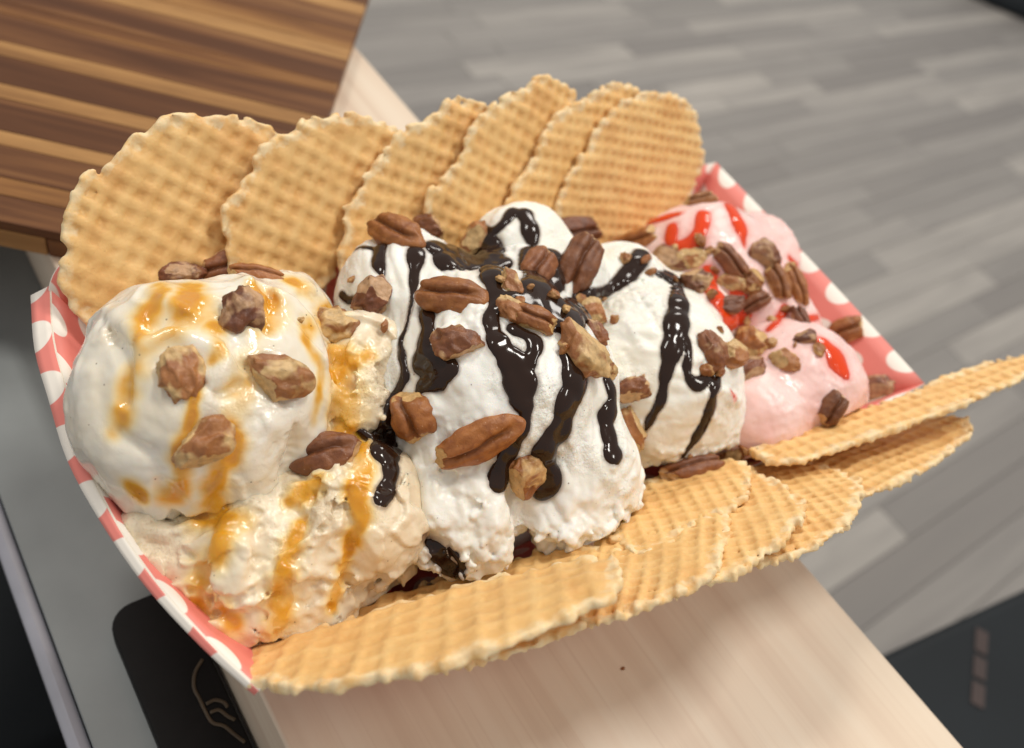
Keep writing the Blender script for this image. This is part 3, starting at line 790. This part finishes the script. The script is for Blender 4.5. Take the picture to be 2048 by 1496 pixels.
def mask(V, samp, soft, inner=.55):
    out = np.zeros(len(V))
    for p, n, r in samp:
        rr_ = r*soft
        m = np.abs(V[:, 0]-p[0]) < rr_
        m &= np.abs(V[:, 1]-p[1]) < rr_
        k = np.nonzero(m)[0]
        if not len(k): continue
        q = np.linalg.norm(V[k]-p, axis=1)/rr_
        out[k] = np.maximum(out[k], 1-sstep(inner*.4, 1.0, q))
    return out
for s in scoops:
    V = s['V']
    nz = fbm(V, .7, 3, 5)
    stn = mask(V, sCAs, 2.1, .2); stn = np.clip(stn*(.72+.8*nz), 0, 1)
    if s['mat'] is M['pink']: stn *= 0
    coc = mask(V, sCH, 1.25, 1.8)*.8
    coc = np.maximum(coc, mask(V, sCV, 1.3, 1.0)*np.clip(.6+1.2*fbm(V, .3, 2, 91), 0, 1))  # cavity shade and chocolate smear both put into this mottled brown tint
    syr = mask(V, sRS, 1.9, .3)*.8
    # syrup seeping at the bottom of the curved end
    tt = P(420, 1290, 1.5)
    syr = np.maximum(syr, .35*(1-sstep(1.0, 3.0, np.linalg.norm(V-tt, axis=1))))
    cr_ = sstep(-.1, .5, fbm(V, 1.5, 2, 77)) if s['mat'] is not M['pink'] else V[:, 0]*0
    o = mesh_obj(s['name'], V, s['Q'], s['mat'], attrs={'stain': stn, 'cocoa_cavity': coc, 'syrup': syr, 'crumb': cr_})
    tag(o, s['label'], 'ice cream', 'ice cream scoops in the tray')

# pooled syrup on the tray floor at the curved end
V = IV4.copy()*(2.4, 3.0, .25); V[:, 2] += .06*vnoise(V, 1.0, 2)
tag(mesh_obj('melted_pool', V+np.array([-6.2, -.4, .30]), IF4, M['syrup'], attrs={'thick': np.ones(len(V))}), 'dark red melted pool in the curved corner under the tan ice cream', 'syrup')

# ---------------------------------------------------------------- wafers
def poly_sd(X, Y, pts):
    n = len(pts); d = np.full(X.shape, 1e9); ins = np.zeros(X.shape, bool)
    for i in range(n):
        a = pts[i]; b = pts[(i+1) % n]; e = b-a; wx = X-a[0]; wy = Y-a[1]
        t = np.clip((wx*e[0]+wy*e[1])/(e@e+1e-9), 0, 1)
        d = np.minimum(d, (wx-e[0]*t)**2+(wy-e[1]*t)**2)
        c = (a[1] > Y) != (b[1] > Y)
        with np.errstate(divide='ignore', invalid='ignore'):
            xx = (b[0]-a[0])*(Y-a[1])/(b[1]-a[1])+a[0]
        ins ^= c & (X < xx)
    d = np.sqrt(d); return np.where(ins, -d, d)
wafV = []; wafF = []
def wafer(px, n, o0, label, per=.52, ang=None, thick=.13, seed=0, group='round wafers around the ice cream', bend=0.0, dp=.075, thin=False):
    n = np.array(n, float); n /= np.linalg.norm(n)
    if n@(C-o0) < 0: n = -n
    loop = smoothline(px+[px[0]], 3)[:-1]
    W3 = np.array([PL(u, v, n, o0) for u, v in loop])
    c = W3.mean(0)
    g = PL(*ang[1], n, o0)-PL(*ang[0], n, o0)            # one grid direction as seen
    ex_ = g/np.linalg.norm(g); ey_ = np.cross(n, ex_)
    q = np.stack([(W3-c)@ex_, (W3-c)@ey_], 1)
    h = .062; hz = .05
    lo = q.min(0)-.3; hi = q.max(0)+.3
    xs = np.arange(lo[0], hi[0], h); ys = np.arange(lo[1], hi[1], h); zs = np.arange(-.36, .37, hz)
    X, Y = np.meshgrid(xs, ys, indexing='ij')
    pt = np.stack([X.ravel(), Y.ravel(), np.full(X.size, seed*3.7)], 1)
    wx = X+.06*vnoise(pt, 1.3, 1).reshape(X.shape); wy = Y+.06*vnoise(pt, 1.3, 5).reshape(X.shape)
    def lines(t): f = np.abs((t/per) % 1-.5)*2; return f            # 1 on a line, 0 in the middle of a cell
    rx, ry = lines(wx), lines(wy)
    e0, e1 = (.38, .86) if thin else (.18, .72)
    ridge = sstep(e0, e1, np.maximum(rx, ry))*(.74+.26*sstep(.3, .8, np.minimum(rx, ry)))
    rx2, ry2 = lines(wx+per/2), lines(wy+per/2)
    ridge2 = sstep(e0, e1, np.maximum(rx2, ry2))
    sd = poly_sd(X, Y, q)
    sd = sd-(.12 if thin else .15)*(ridge-.45)*(1+.5*vnoise(pt, .9, 33).reshape(X.shape))-.10*vnoise(pt, .45, 9).reshape(X.shape)
    dp = dp*np.clip(.95+.5*vnoise(pt, .9, 22).reshape(X.shape), .45, 1.3)
    hn = .05*vnoise(pt, .6, 3).reshape(X.shape)+.012*vnoise(pt, .15, 8).reshape(X.shape)
    edge = sstep(-.55, -.1, sd)
    topz = thick-dp*(1-ridge)*1.3+hn-.03*edge
    botz = -thick+dp*(1-ridge2)-.5*hn
    Z = zs[None, None, :]
    D = np.maximum(Z-topz[..., None], botz[..., None]-Z)
    a = np.minimum(np.maximum(D, sd[..., None]), 0)+np.sqrt(np.maximum(D+.05, 0)**2+np.maximum(sd[..., None]+.05, 0)**2)-.05
    p3 = np.stack([np.repeat(X.ravel(), len(zs)), np.repeat(Y.ravel(), len(zs)), np.tile(zs, X.size)], 1)
    sdr = np.repeat(sd.ravel(), len(zs)).reshape(D.shape)
    k = np.nonzero((np.abs(sdr) < .25).ravel() & (np.abs(D).ravel() < .3))[0]
    af = a.ravel(); af[k] -= .06*fbm(p3[k]+seed*5, .22, 2, 4); a = af.reshape(D.shape)
    a[:, :, 0] = .1; a[:, :, -1] = .1; a[0] = .1; a[-1] = .1; a[:, 0] = .1; a[:, -1] = .1
    Vl, Q = surface_nets(a, np.array([xs[0], ys[0], zs[0]]), np.array([h, h, hz]))
    Vl = relax(Vl, Q, 1, .4)
    ii = np.clip(np.round((Vl[:, 0]-xs[0])/h).astype(int), 0, len(xs)-1); jj = np.clip(np.round((Vl[:, 1]-ys[0])/h).astype(int), 0, len(ys)-1)
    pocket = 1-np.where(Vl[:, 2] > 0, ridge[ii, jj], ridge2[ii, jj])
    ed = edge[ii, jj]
    rad2 = (Vl[:, 0]**2+Vl[:, 1]**2)
    Wv = c+Vl[:, :1]*ex_+Vl[:, 1:2]*ey_+(Vl[:, 2:3]+bend*rad2[:, None])*n
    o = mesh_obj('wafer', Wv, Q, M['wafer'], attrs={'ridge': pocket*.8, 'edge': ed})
    tag(o, label, 'wafer', group)
    wafV.append(Wv); wafF.append(Q)
    return o
gb = 'upright wafers along the far wall of the tray'; gf = 'wafers fanned along the near wall of the tray'
OB = np.array([0, 7.0, 4.6])
def bn_(yaw, tilt=32):
    t = math.radians(tilt); y_ = math.radians(yaw)
    v = np.array([0, -math.cos(t), math.sin(t)])
    return np.array([v[0]*math.cos(y_)-v[1]*math.sin(y_), v[0]*math.sin(y_)+v[1]*math.cos(y_), v[2]])
def at(px, z=5.0, y=None):
    return P(px[0], px[1], z)
W = [
 ([(133, 485), (150, 385), (185, 345), (218, 322), (270, 280), (335, 240), (420, 232), (490, 240), (558, 272), (575, 350), (545, 480), (470, 600), (350, 670), (230, 680), (175, 655), (150, 620), (118, 570)],
  8, 6.5, .54, [(232, 330), (450, 448)], 'largest waffle disc at the curved end, leaning in front of the striped block'),
 ([(446, 430), (460, 400), (498, 355), (520, 300), (555, 270), (596, 266), (605, 243), (650, 237), (712, 230), (785, 250), (792, 280), (765, 340), (735, 400), (700, 450), (690, 520), (640, 575), (560, 590), (470, 560), (452, 500)],
  8, 6.4, .52, [(520, 330), (680, 410)], 'notched waffle disc second from the curved end'),
 ([(942, 205), (905, 198), (872, 230), (800, 265), (762, 320), (730, 350), (715, 395), (690, 420), (693, 470), (680, 520), (700, 590), (780, 600), (850, 560), (900, 490), (930, 400), (975, 300), (990, 235)],
  8, 6.35, .50, [(770, 320), (880, 360)], 'waffle disc behind the golden pecan half, third from the curved end'),
 ([(1152, 178), (1110, 160), (1070, 158), (1040, 180), (985, 215), (942, 260), (922, 310), (886, 355), (858, 390), (850, 440), (860, 520), (930, 545), (1010, 480), (1060, 400), (1100, 320), (1140, 250)],
  8, 6.3, .48, [(930, 300), (1060, 370)], 'waffle disc rising highest above the small ivory scoop'),
 ([(1275, 180), (1237, 163), (1200, 180), (1160, 202), (1105, 240), (1080, 290), (1060, 330), (1032, 370), (1010, 410), (1020, 450), (1080, 485), (1150, 450), (1200, 360), (1260, 270)],
  8, 6.25, .46, [(1060, 330), (1180, 350)], 'narrow showing waffle disc, second from the end of the far row'),
 ([(1396, 245), (1372, 205), (1335, 188), (1282, 188), (1232, 212), (1192, 260), (1166, 310), (1140, 350), (1118, 400), (1112, 430), (1140, 480), (1230, 500), (1320, 455), (1378, 395), (1402, 320)],
  6, 6.2, .44, [(1180, 350), (1330, 370)], 'round fine-gridded waffle disc next to the syrup-covered pink scoop'),
]
for i, (px, yaw, yy, per, ang, lab) in enumerate(W):
    n = bn_(yaw); 
    base = PL(sum(p[0] for p in px)/len(px), sum(p[1] for p in px)/len(px), np.array([0, -.85, .53]), np.array([0, yy, 4.6]))
    wafer(px, n, base, lab, per, ang, seed=i, group=gb)
def fn(tilt, yaw=0):
    t = math.radians(tilt); y_ = math.radians(yaw); v = np.array([0, math.sin(t), math.cos(t)])
    v = np.array([0, math.cos(t), math.sin(t)])
    return np.array([v[0]*math.cos(y_)-v[1]*math.sin(y_), v[0]*math.sin(y_)+v[1]*math.cos(y_), v[2]])
FW = [
 ([(1225, 1080), (1240, 1010), (1275, 975), (1340, 950), (1430, 925), (1500, 935), (1480, 1010), (1380, 1060), (1290, 1110)],
  47, 0, (1350, 1000, 4.2), .42, [(1280, 1020), (1430, 990)], 'shaded wafer partly buried between the ivory scoop and the fanned wafers', .0),
 ([(1505, 905), (1600, 862), (1700, 825), (1800, 795), (1900, 752), (2000, 722), (2060, 712), (2085, 722), (2060, 748), (1960, 795), (1850, 838), (1700, 890), (1600, 922), (1540, 925)],
  54, 0, (1650, 860, 4.6), .5, [(1600, 880), (1900, 780)], 'long low wafer jutting out past the corner of the tray, uppermost of the near row', .0),
 ([(1560, 925), (1680, 880), (1800, 848), (1880, 836), (1935, 838), (1945, 862), (1915, 890), (1850, 940), (1750, 985), (1660, 1010), (1600, 990)],
  50, -4, (1650, 930, 3.9), .46, [(1700, 960), (1880, 880)], 'shaded orange wafer tucked beneath the long low wafer', .0),
 ([(1450, 945), (1520, 925), (1610, 930), (1665, 935), (1692, 948), (1722, 962), (1728, 985), (1710, 1020), (1700, 1048), (1672, 1068), (1622, 1100), (1580, 1115), (1480, 1130), (1420, 1080)],
  47, -3, (1560, 1000, 4.8), .40, [(1620, 1000), (1700, 985)], 'second gridded wafer below the pink scoop, partly under its neighbour', .0),
 ([(1395, 985), (1444, 948), (1495, 940), (1537, 960), (1573, 978), (1610, 1010), (1602, 1038), (1580, 1064), (1562, 1090), (1516, 1118), (1430, 1165), (1340, 1160), (1330, 1060)],
  45, -2, (1450, 1020, 4.9), .40, [(1460, 1040), (1560, 1025)], 'gridded wafer fan piece overlapping below the ivory scoop', .0),
 ([(1170, 1130), (1205, 1060), (1274, 1012), (1325, 998), (1423, 1006), (1455, 1030), (1463, 1060), (1446, 1098), (1432, 1140), (1390, 1175), (1330, 1200), (1250, 1228), (1160, 1240)],
  43, 0, (1290, 1080, 4.8), .42, [(1220, 1120), (1440, 1090)], 'gridded wafer with a broken corner below the striped white scoop', .0),
 ([(680, 1225), (780, 1190), (900, 1155), (1060, 1112), (1190, 1095), (1250, 1110), (1262, 1180), (1225, 1225), (1120, 1270), (950, 1330), (800, 1340), (700, 1300)],
  45, 0, (980, 1200, 4.15), .5, [(800, 1250), (1150, 1180)], 'wafer mostly hidden under the large near wafer', .0),
 ([(486, 1322), (500, 1305), (535, 1292), (600, 1268), (700, 1238), (850, 1195), (1000, 1155), (1100, 1132), (1190, 1117), (1238, 1128), (1240, 1160), (1222, 1195), (1160, 1225), (1080, 1262), (960, 1308), (830, 1345), (700, 1372), (600, 1378), (515, 1372), (490, 1350)],
  40, 0, (700, 1290, 4.9), .62, [(600, 1330), (1000, 1220)], 'long pale wafer nearest the camera along the front edge of the tray', -1.0),
]
for i, (px, tilt, yaw, (u, v, z), per, ang, lab, bd) in enumerate(FW):
    wafer(px, fn(90-tilt, yaw) if False else fn(tilt, yaw), P(u, v, z), lab, per, ang, seed=20+i, group=gf, thick=.14, thin=True, dp=.05 if bd < 0 else .075)

# ---------------------------------------------------------------- pecans
allV = [AV]+wafV+[chV]; allF = [AF]; off = len(AV)
for v_, f_ in zip(wafV+[chV], wafF+[chQ]): allF.append(f_+off); off += len(v_)
polys = np.vstack(allF).tolist(); verts = np.vstack(allV)
extra = []
for v_, f_ in surf:
    for q in f_: polys.append([a+off for a in q])
    verts = np.vstack([verts, v_]); off += len(v_)
bvh2 = BVHTree.FromPolygons(verts.tolist(), polys)

def pecan_shape(kind, L, Wd, seed, pale=.1):
    r = np.random.RandomState(seed); V = IV4 if kind == 's' else IV5
    V = V.copy(); d = V/np.linalg.norm(V, axis=1)[:, None]
    flesh = np.zeros(len(V)); groove = np.zeros(len(V))
    if kind == 'h':     # ridged half kernel, groove along x on top
        rad = np.ones(len(V))
        x, y, z = d.T
        P_ = np.stack([x, y, z], 1)
        bodyx = np.clip(1-np.abs(x)**3*.15, 0, 1)
        up = sstep(-.1, .5, z)
        yy = y+.10*np.sin(x*3+seed)+.05*vnoise(P_*1.0, .4, seed)
        g = np.exp(-(yy/.17)**2)*up*sstep(1.0, .75, np.abs(x+.08))
        lob = np.exp(-((np.abs(yy)-.62)/.10)**2)*up*.35
        wr = vnoise(np.stack([x*1.0, y*.35, z*.35], 1), .22, seed+2)
        rad = rad-.42*g-.12*lob-.055*wr*(1-g)+.05*vnoise(P_, .5, seed+5)
        groove = np.clip(g*1.0+lob*.6, 0, 1)
        V = d*rad[:, None]; V[:, 2] = np.where(V[:, 2] < 0, V[:, 2]*.55, V[:, 2])
        sc = np.array([L/2, Wd/2, Wd*.36])
        cuts = [(np.array([r.choice([-1, 1]), r.uniform(-.4, .4), r.uniform(-.1, .3)]), r.uniform(.70, .88))]
    elif kind == 'b':   # log-like broken length with two lobes
        x, y, z = d.T; P_ = d
        up = sstep(-.2, .4, z)
        g = np.exp(-((y+.08*np.sin(x*4+seed))/.15)**2)*up
        wr = vnoise(np.stack([x, y*.35, z*.35], 1), .25, seed+2)
        rad = 1-.36*g-.05*wr+.07*vnoise(P_, .6, seed+5)
        groove = g; V = d*rad[:, None]
        sc = np.array([L/2*1.12, Wd/2*1.05, Wd*.42])
        cuts = [(np.array([1, r.uniform(-.3, .3), r.uniform(-.3, .3)]), .72), (np.array([-1, r.uniform(-.3, .3), r.uniform(-.2, .3)]), .74),
                (np.array([r.uniform(-.2, .2), r.choice([-1, 1]), .1]), .82)]
    else:               # chopped piece
        P_ = d
        rad = 1+.20*vnoise(P_, .8, seed)-.16*np.abs(vnoise(P_, .55, seed+3))*1.6+.05*vnoise(P_, .22, seed+4)
        V = d*rad[:, None]; sc = np.array([L/2*1.12, Wd/2*1.12, min(L, Wd)*.40])
        flesh = sstep(-.2, .6, vnoise(P_, .9, seed+6))*.55+pale
        cuts = []
        for _ in range(r.randint(2, 5)):
            nn = r.randn(3); nn[2] = abs(nn[2])*.6 if r.rand() < .6 else nn[2]
            cuts.append((nn, r.uniform(.58, .82)))
    base = V.copy(); rl = np.linalg.norm(V, axis=1); dirn = V/rl[:, None]
    for nn, dd in cuts:
        nn = nn/np.linalg.norm(nn)
        pn = base@nn; dist = dd+.06*vnoise(P_*1.0, .3, seed+8)+.03*vnoise(P_, .12, seed+9)
        over = pn-dist
        m = over > 0
        base = base-np.where(m, over*.93, 0)[:, None]*nn
        flesh = np.maximum(flesh, sstep(-.02, .10, over))
        groove = groove*(1-flesh)
    V = base*sc
    V = V+dirn*(.02*vnoise(V, .25, seed+12)+.012*vnoise(V, .12, seed+14))[:, None]*1.0
    return V, flesh, groove
PEC = []
def pecan(u, v, L, Wd, ang, kind, mat, label, lift=.13, tiltb=.45, name='pecan_piece', roll=0.0):
    p, n = hit(u, v, bvh2)
    if p is None: p = P(u, v, 3); n = np.array([0, 0, 1.])
    vd = (C-p)/np.linalg.norm(C-p)
    if n@vd < 0: n = -n
    nn = n*(1-tiltb)+vd*tiltb; nn /= np.linalg.norm(nn)
    k = np.linalg.norm(p-C)/F
    a = math.radians(ang)
    e = R@np.array([math.cos(a), -math.sin(a), 0]); e = e-nn*(e@nn); e /= np.linalg.norm(e)
    f = np.cross(nn, e)
    if roll:
        c_, s_ = math.cos(math.radians(roll)), math.sin(math.radians(roll)); f, nn = f*c_+nn*s_, nn*c_-f*s_
    seed = len(PEC)*17+3
    V, flesh, groove = pecan_shape(kind, L*k*1.0, Wd*k*.97, seed, .24 if mat == 'pale' else .05)
    faces = IF4 if kind == 's' else IF5
    c = p+nn*lift*min(L, Wd)*k*.6
    me_o = mesh_obj(name, V, faces, M[mat], loc=np.zeros(3), attrs={'flesh': flesh, 'groove': groove})
    Mx = np.eye(4); Mx[:3, 0] = e; Mx[:3, 1] = f; Mx[:3, 2] = nn; Mx[:3, 3] = c
    me_o.matrix_world = Matrix(Mx.tolist())
    tag(me_o, label, 'pecan', 'chopped pecans over the ice cream'); PEC.append(me_o)
h_, b_, c_k = 'h', 'b', 'c'
PL_ = [
 (362, 548, 88, 46, 0, 'c', 'dark', 'small dark pecan crumb with pale face on the rim of the vanilla scoop'),
 (452, 528, 118, 62, -22, 'b', 'brown', 'smooth brown pecan log half behind the vanilla scoop against the second wafer'),
 (436, 547, 44, 30, 10, 'c', 'pale', 'tiny pale pecan crumb between the dark crumb and the square-ended log'),
 (512, 553, 112, 46, -8, 'b', 'golden', 'square-ended reddish pecan log on the rim of the vanilla scoop'),
 (484, 626, 98, 84, -75, 'c', 'dark', 'dark red-brown teardrop pecan piece high on the vanilla scoop'),
 (668, 651, 92, 86, -30, 'c', 'pale', 'pale cube-like pecan piece where vanilla meets tan ice cream'),
 (743, 595, 92, 74, -60, 'c', 'dark', 'dark two-tone pecan chunk at the crumbly corner of the striped scoop'),
 (363, 746, 118, 86, 80, 'c', 'pale', 'mottled tan pecan piece in the middle of the vanilla scoop, caramel on its left'),
 (551, 754, 122, 90, 5, 'c', 'pale', 'broad pale pecan piece with brown patch on the vanilla scoop'),
 (408, 888, 114, 84, -42, 'c', 'pale', 'half pale half red pecan piece lowest on the vanilla scoop'),
 (652, 910, 150, 92, -12, 'h', 'brown', 'reddish folded pecan half where the vanilla scoop ends above the caramel'),
 (792, 470, 148, 80, 38, 'h', 'golden', 'golden ridged pecan half in front of the third upright wafer'),
 (858, 457, 66, 58, 20, 'c', 'brown', 'round brown pecan piece beside the golden half near the wafers'),
 (950, 480, 74, 48, -65, 'c', 'pale', 'pale open pecan sliver on the chocolate puddle'),
 (906, 598, 158, 88, 14, 'h', 'golden', 'big orange-brown pecan half with deep groove on the striped scoop'),
 (910, 690, 102, 80, 10, 'c', 'brown', 'triangular red-brown pecan chunk under the big grooved half'),
 (830, 833, 104, 98, 65, 'b', 'golden', 'two-lobed golden pecan chunk beside the chocolate drip'),
 (955, 880, 205, 88, -26, 'h', 'golden', 'longest pecan half lying aslant across the chocolate stripe'),
 (1048, 944, 94, 80, -65, 'c', 'golden', 'lumpy golden pecan chunk between two chocolate drip ends'),
 (1020, 570, 80, 46, 70, 'c', 'pale', 'cream-coloured curled pecan sliver in the cluster centre'),
 (1024, 622, 68, 50, 60, 'c', 'pale', 'small light brown pecan piece left of the little ridged one'),
 (1070, 641, 96, 58, 22, 'b', 'golden', 'little ridged golden pecan piece in the cluster centre'),
 (1076, 536, 112, 72, -60, 'h', 'brown', 'upright reddish pecan half with dark groove'),
 (1158, 530, 165, 80, -63, 'h', 'brown', 'long upright brown pecan half with pale broken side'),
 (1140, 462, 145, 56, -3, 'b', 'dark', 'flat pecan slab lying on top of the two upright halves'),
 (1274, 487, 126, 52, -4, 'b', 'golden', 'golden pecan log pointing at the pink scoop'),
 (1182, 626, 64, 58, 30, 'c', 'pale', 'pale knobbly pecan crumb right of the chocolate pool'),
 (1190, 664, 62, 46, 40, 'c', 'brown', 'smooth brown pecan bit under the knobbly crumb'),
 (1168, 702, 128, 84, 52, 'c', 'pale', 'large light tan pecan piece above the second chocolate drip'),
 (1212, 735, 56, 40, 50, 'c', 'pale', 'thin tan pecan flake peeking from behind the large tan piece'),
 (1268, 778, 84, 50, -20, 'c', 'brown', 'pointed reddish pecan wedge between the striped and ivory scoops'),
 (1263, 861, 98, 60, 80, 'c', 'pale', 'speckled tan pecan piece beside the short chocolate drip'),
 (1335, 524, 78, 58, 15, 'c', 'dark', 'dark red pecan chunk near the golden log'),
 (1386, 518, 56, 40, 0, 'c', 'pale', 'flat tan pecan chip touching the pink scoop'),
 (1392, 566, 66, 56, -40, 'c', 'brown', 'round brown pecan knob on top of the ivory scoop'),
 (1402, 403, 68, 34, -8, 'b', 'pale', 'tan pecan piece with black burnt end on the farthest syrup'),
 (1460, 522, 84, 46, 50, 'b', 'brown', 'small tilted pecan half on the pink scoop'),
 (1528, 514, 66, 58, 30, 'c', 'dark', 'dark hollow pecan piece high on the pink scoop'),
 (1502, 566, 60, 46, 60, 'c', 'golden', 'golden pecan chip over the red syrup'),
 (1464, 566, 56, 32, 10, 'c', 'pale', 'cream-coloured pecan wedge wet with syrup'),
 (1553, 566, 80, 46, 75, 'b', 'golden', 'amber pecan stick leaning on its twin'),
 (1588, 572, 92, 44, 78, 'b', 'golden', 'ribbed amber pecan stick at the edge of the pink scoop'),
 (1455, 612, 76, 34, -10, 'c', 'dark', 'dark thin pecan sliver on the syrup between the pink scoops'),
 (1510, 605, 66, 36, -28, 'b', 'brown', 'short curled pecan piece between the pink scoops'),
 (1601, 640, 70, 32, 82, 'b', 'dark', 'narrow dark pecan stick above the lower pink scoop'),
 (1613, 676, 46, 30, 0, 'c', 'dark', 'little dark pecan crumb on the lower pink scoop'),
 (1692, 664, 74, 54, -22, 'b', 'golden', 'tan pecan piece leaning on the polka dot end wall'),
 (1424, 702, 78, 58, 80, 'c', 'brown', 'rounded brown pecan piece at the edge of the ivory scoop'),
 (1462, 712, 70, 60, 30, 'c', 'pale', 'pale pecan crumb beside the rounded brown one'),
 (1506, 690, 78, 66, 60, 'c', 'golden', 'golden-brown pecan chunk over the smooth pink scoop'),
 (1492, 740, 76, 56, -20, 'c', 'dark', 'dark pecan chunk in the gap of ivory and pink'),
 (1570, 718, 60, 44, 40, 'c', 'pale', 'pale three-cornered pecan wedge on the smooth pink scoop'),
 (1740, 782, 80, 56, -10, 'c', 'dark', 'dark pecan piece with white spot in the tray corner'),
 (1664, 816, 72, 50, -60, 'b', 'brown', 'brown pecan half stuck between pink scoop and low wafer'),
 (1385, 940, 130, 50, -22, 'b', 'brown', 'shaded brown pecan length on the wafers below the ivory scoop'),
 (1462, 916, 58, 40, -40, 'c', 'pale', 'small pecan crumb on the wafer beneath the pink scoop'),
]
for a in PL_:
    pecan(*a)
CR = [(600, 640), (705, 560), (770, 650), (1000, 560), (1040, 600), (1105, 590), (1130, 620), (1160, 600), (1210, 600), (1230, 640), (1300, 545), (1350, 560), (1420, 590), (1430, 540), (1480, 600), (1495, 640),
      (1530, 600), (1545, 640), (1440, 660), (1480, 670), (1540, 690), (1520, 720), (1590, 690), (1130, 700), (1090, 665), (1060, 575), (1290, 520), (1250, 520), (1350, 500), (1400, 480), (1420, 500), (1570, 620), (1440, 745), (1410, 740), (1640, 700), (1380, 915), (1430, 925), (1340, 945), (1490, 900)]
Vc = []; Fc_ = []; oc_ = 0
for i, (u, v) in enumerate(CR):
    p, n = hit(u, v, bvh2)
    if p is None: continue
    k = np.linalg.norm(p-C)/F; L = rng.uniform(16, 34)
    V, fle, gro = pecan_shape('s', L*k, L*k*rng.uniform(.6, .9), 900+i)
    q_, _r = np.linalg.qr(rng.randn(3, 3)); V = V@q_.T
    Vc.append(V+p+n*.02); Fc_ += [tuple(a+oc_ for a in f) for f in IF4]; oc_ += len(V)
tag(mesh_obj('pecan_crumbs', np.vstack(Vc), Fc_, M['golden'], attrs={'flesh': np.full(oc_, .42), 'groove': np.zeros(oc_)}), 'scattered pecan crumbs between the larger pieces', 'pecan crumbs', kind='stuff')
p = P(1246, 1337, .02)
tag(mesh_obj('crumb', IV3*(.07, .05, .04)*(1+.2*vnoise(IV3, .6, 3))[:, None]+p, IF3, M['golden'], attrs={'flesh': np.zeros(len(IV3)), 'groove': np.zeros(len(IV3))}), 'tiny brown crumb lying alone on the pale board', 'crumb')
def chip_black():
    p, n = hit(1422, 400, bvh2)
    return p
# chopped crumbs under the ivory scoop and tiny cream flakes on wafers are part of the relief

for o in scene.objects:
    if o.type == 'MESH' and not o.get('kind') and o.name.startswith('floor_plank'): pass
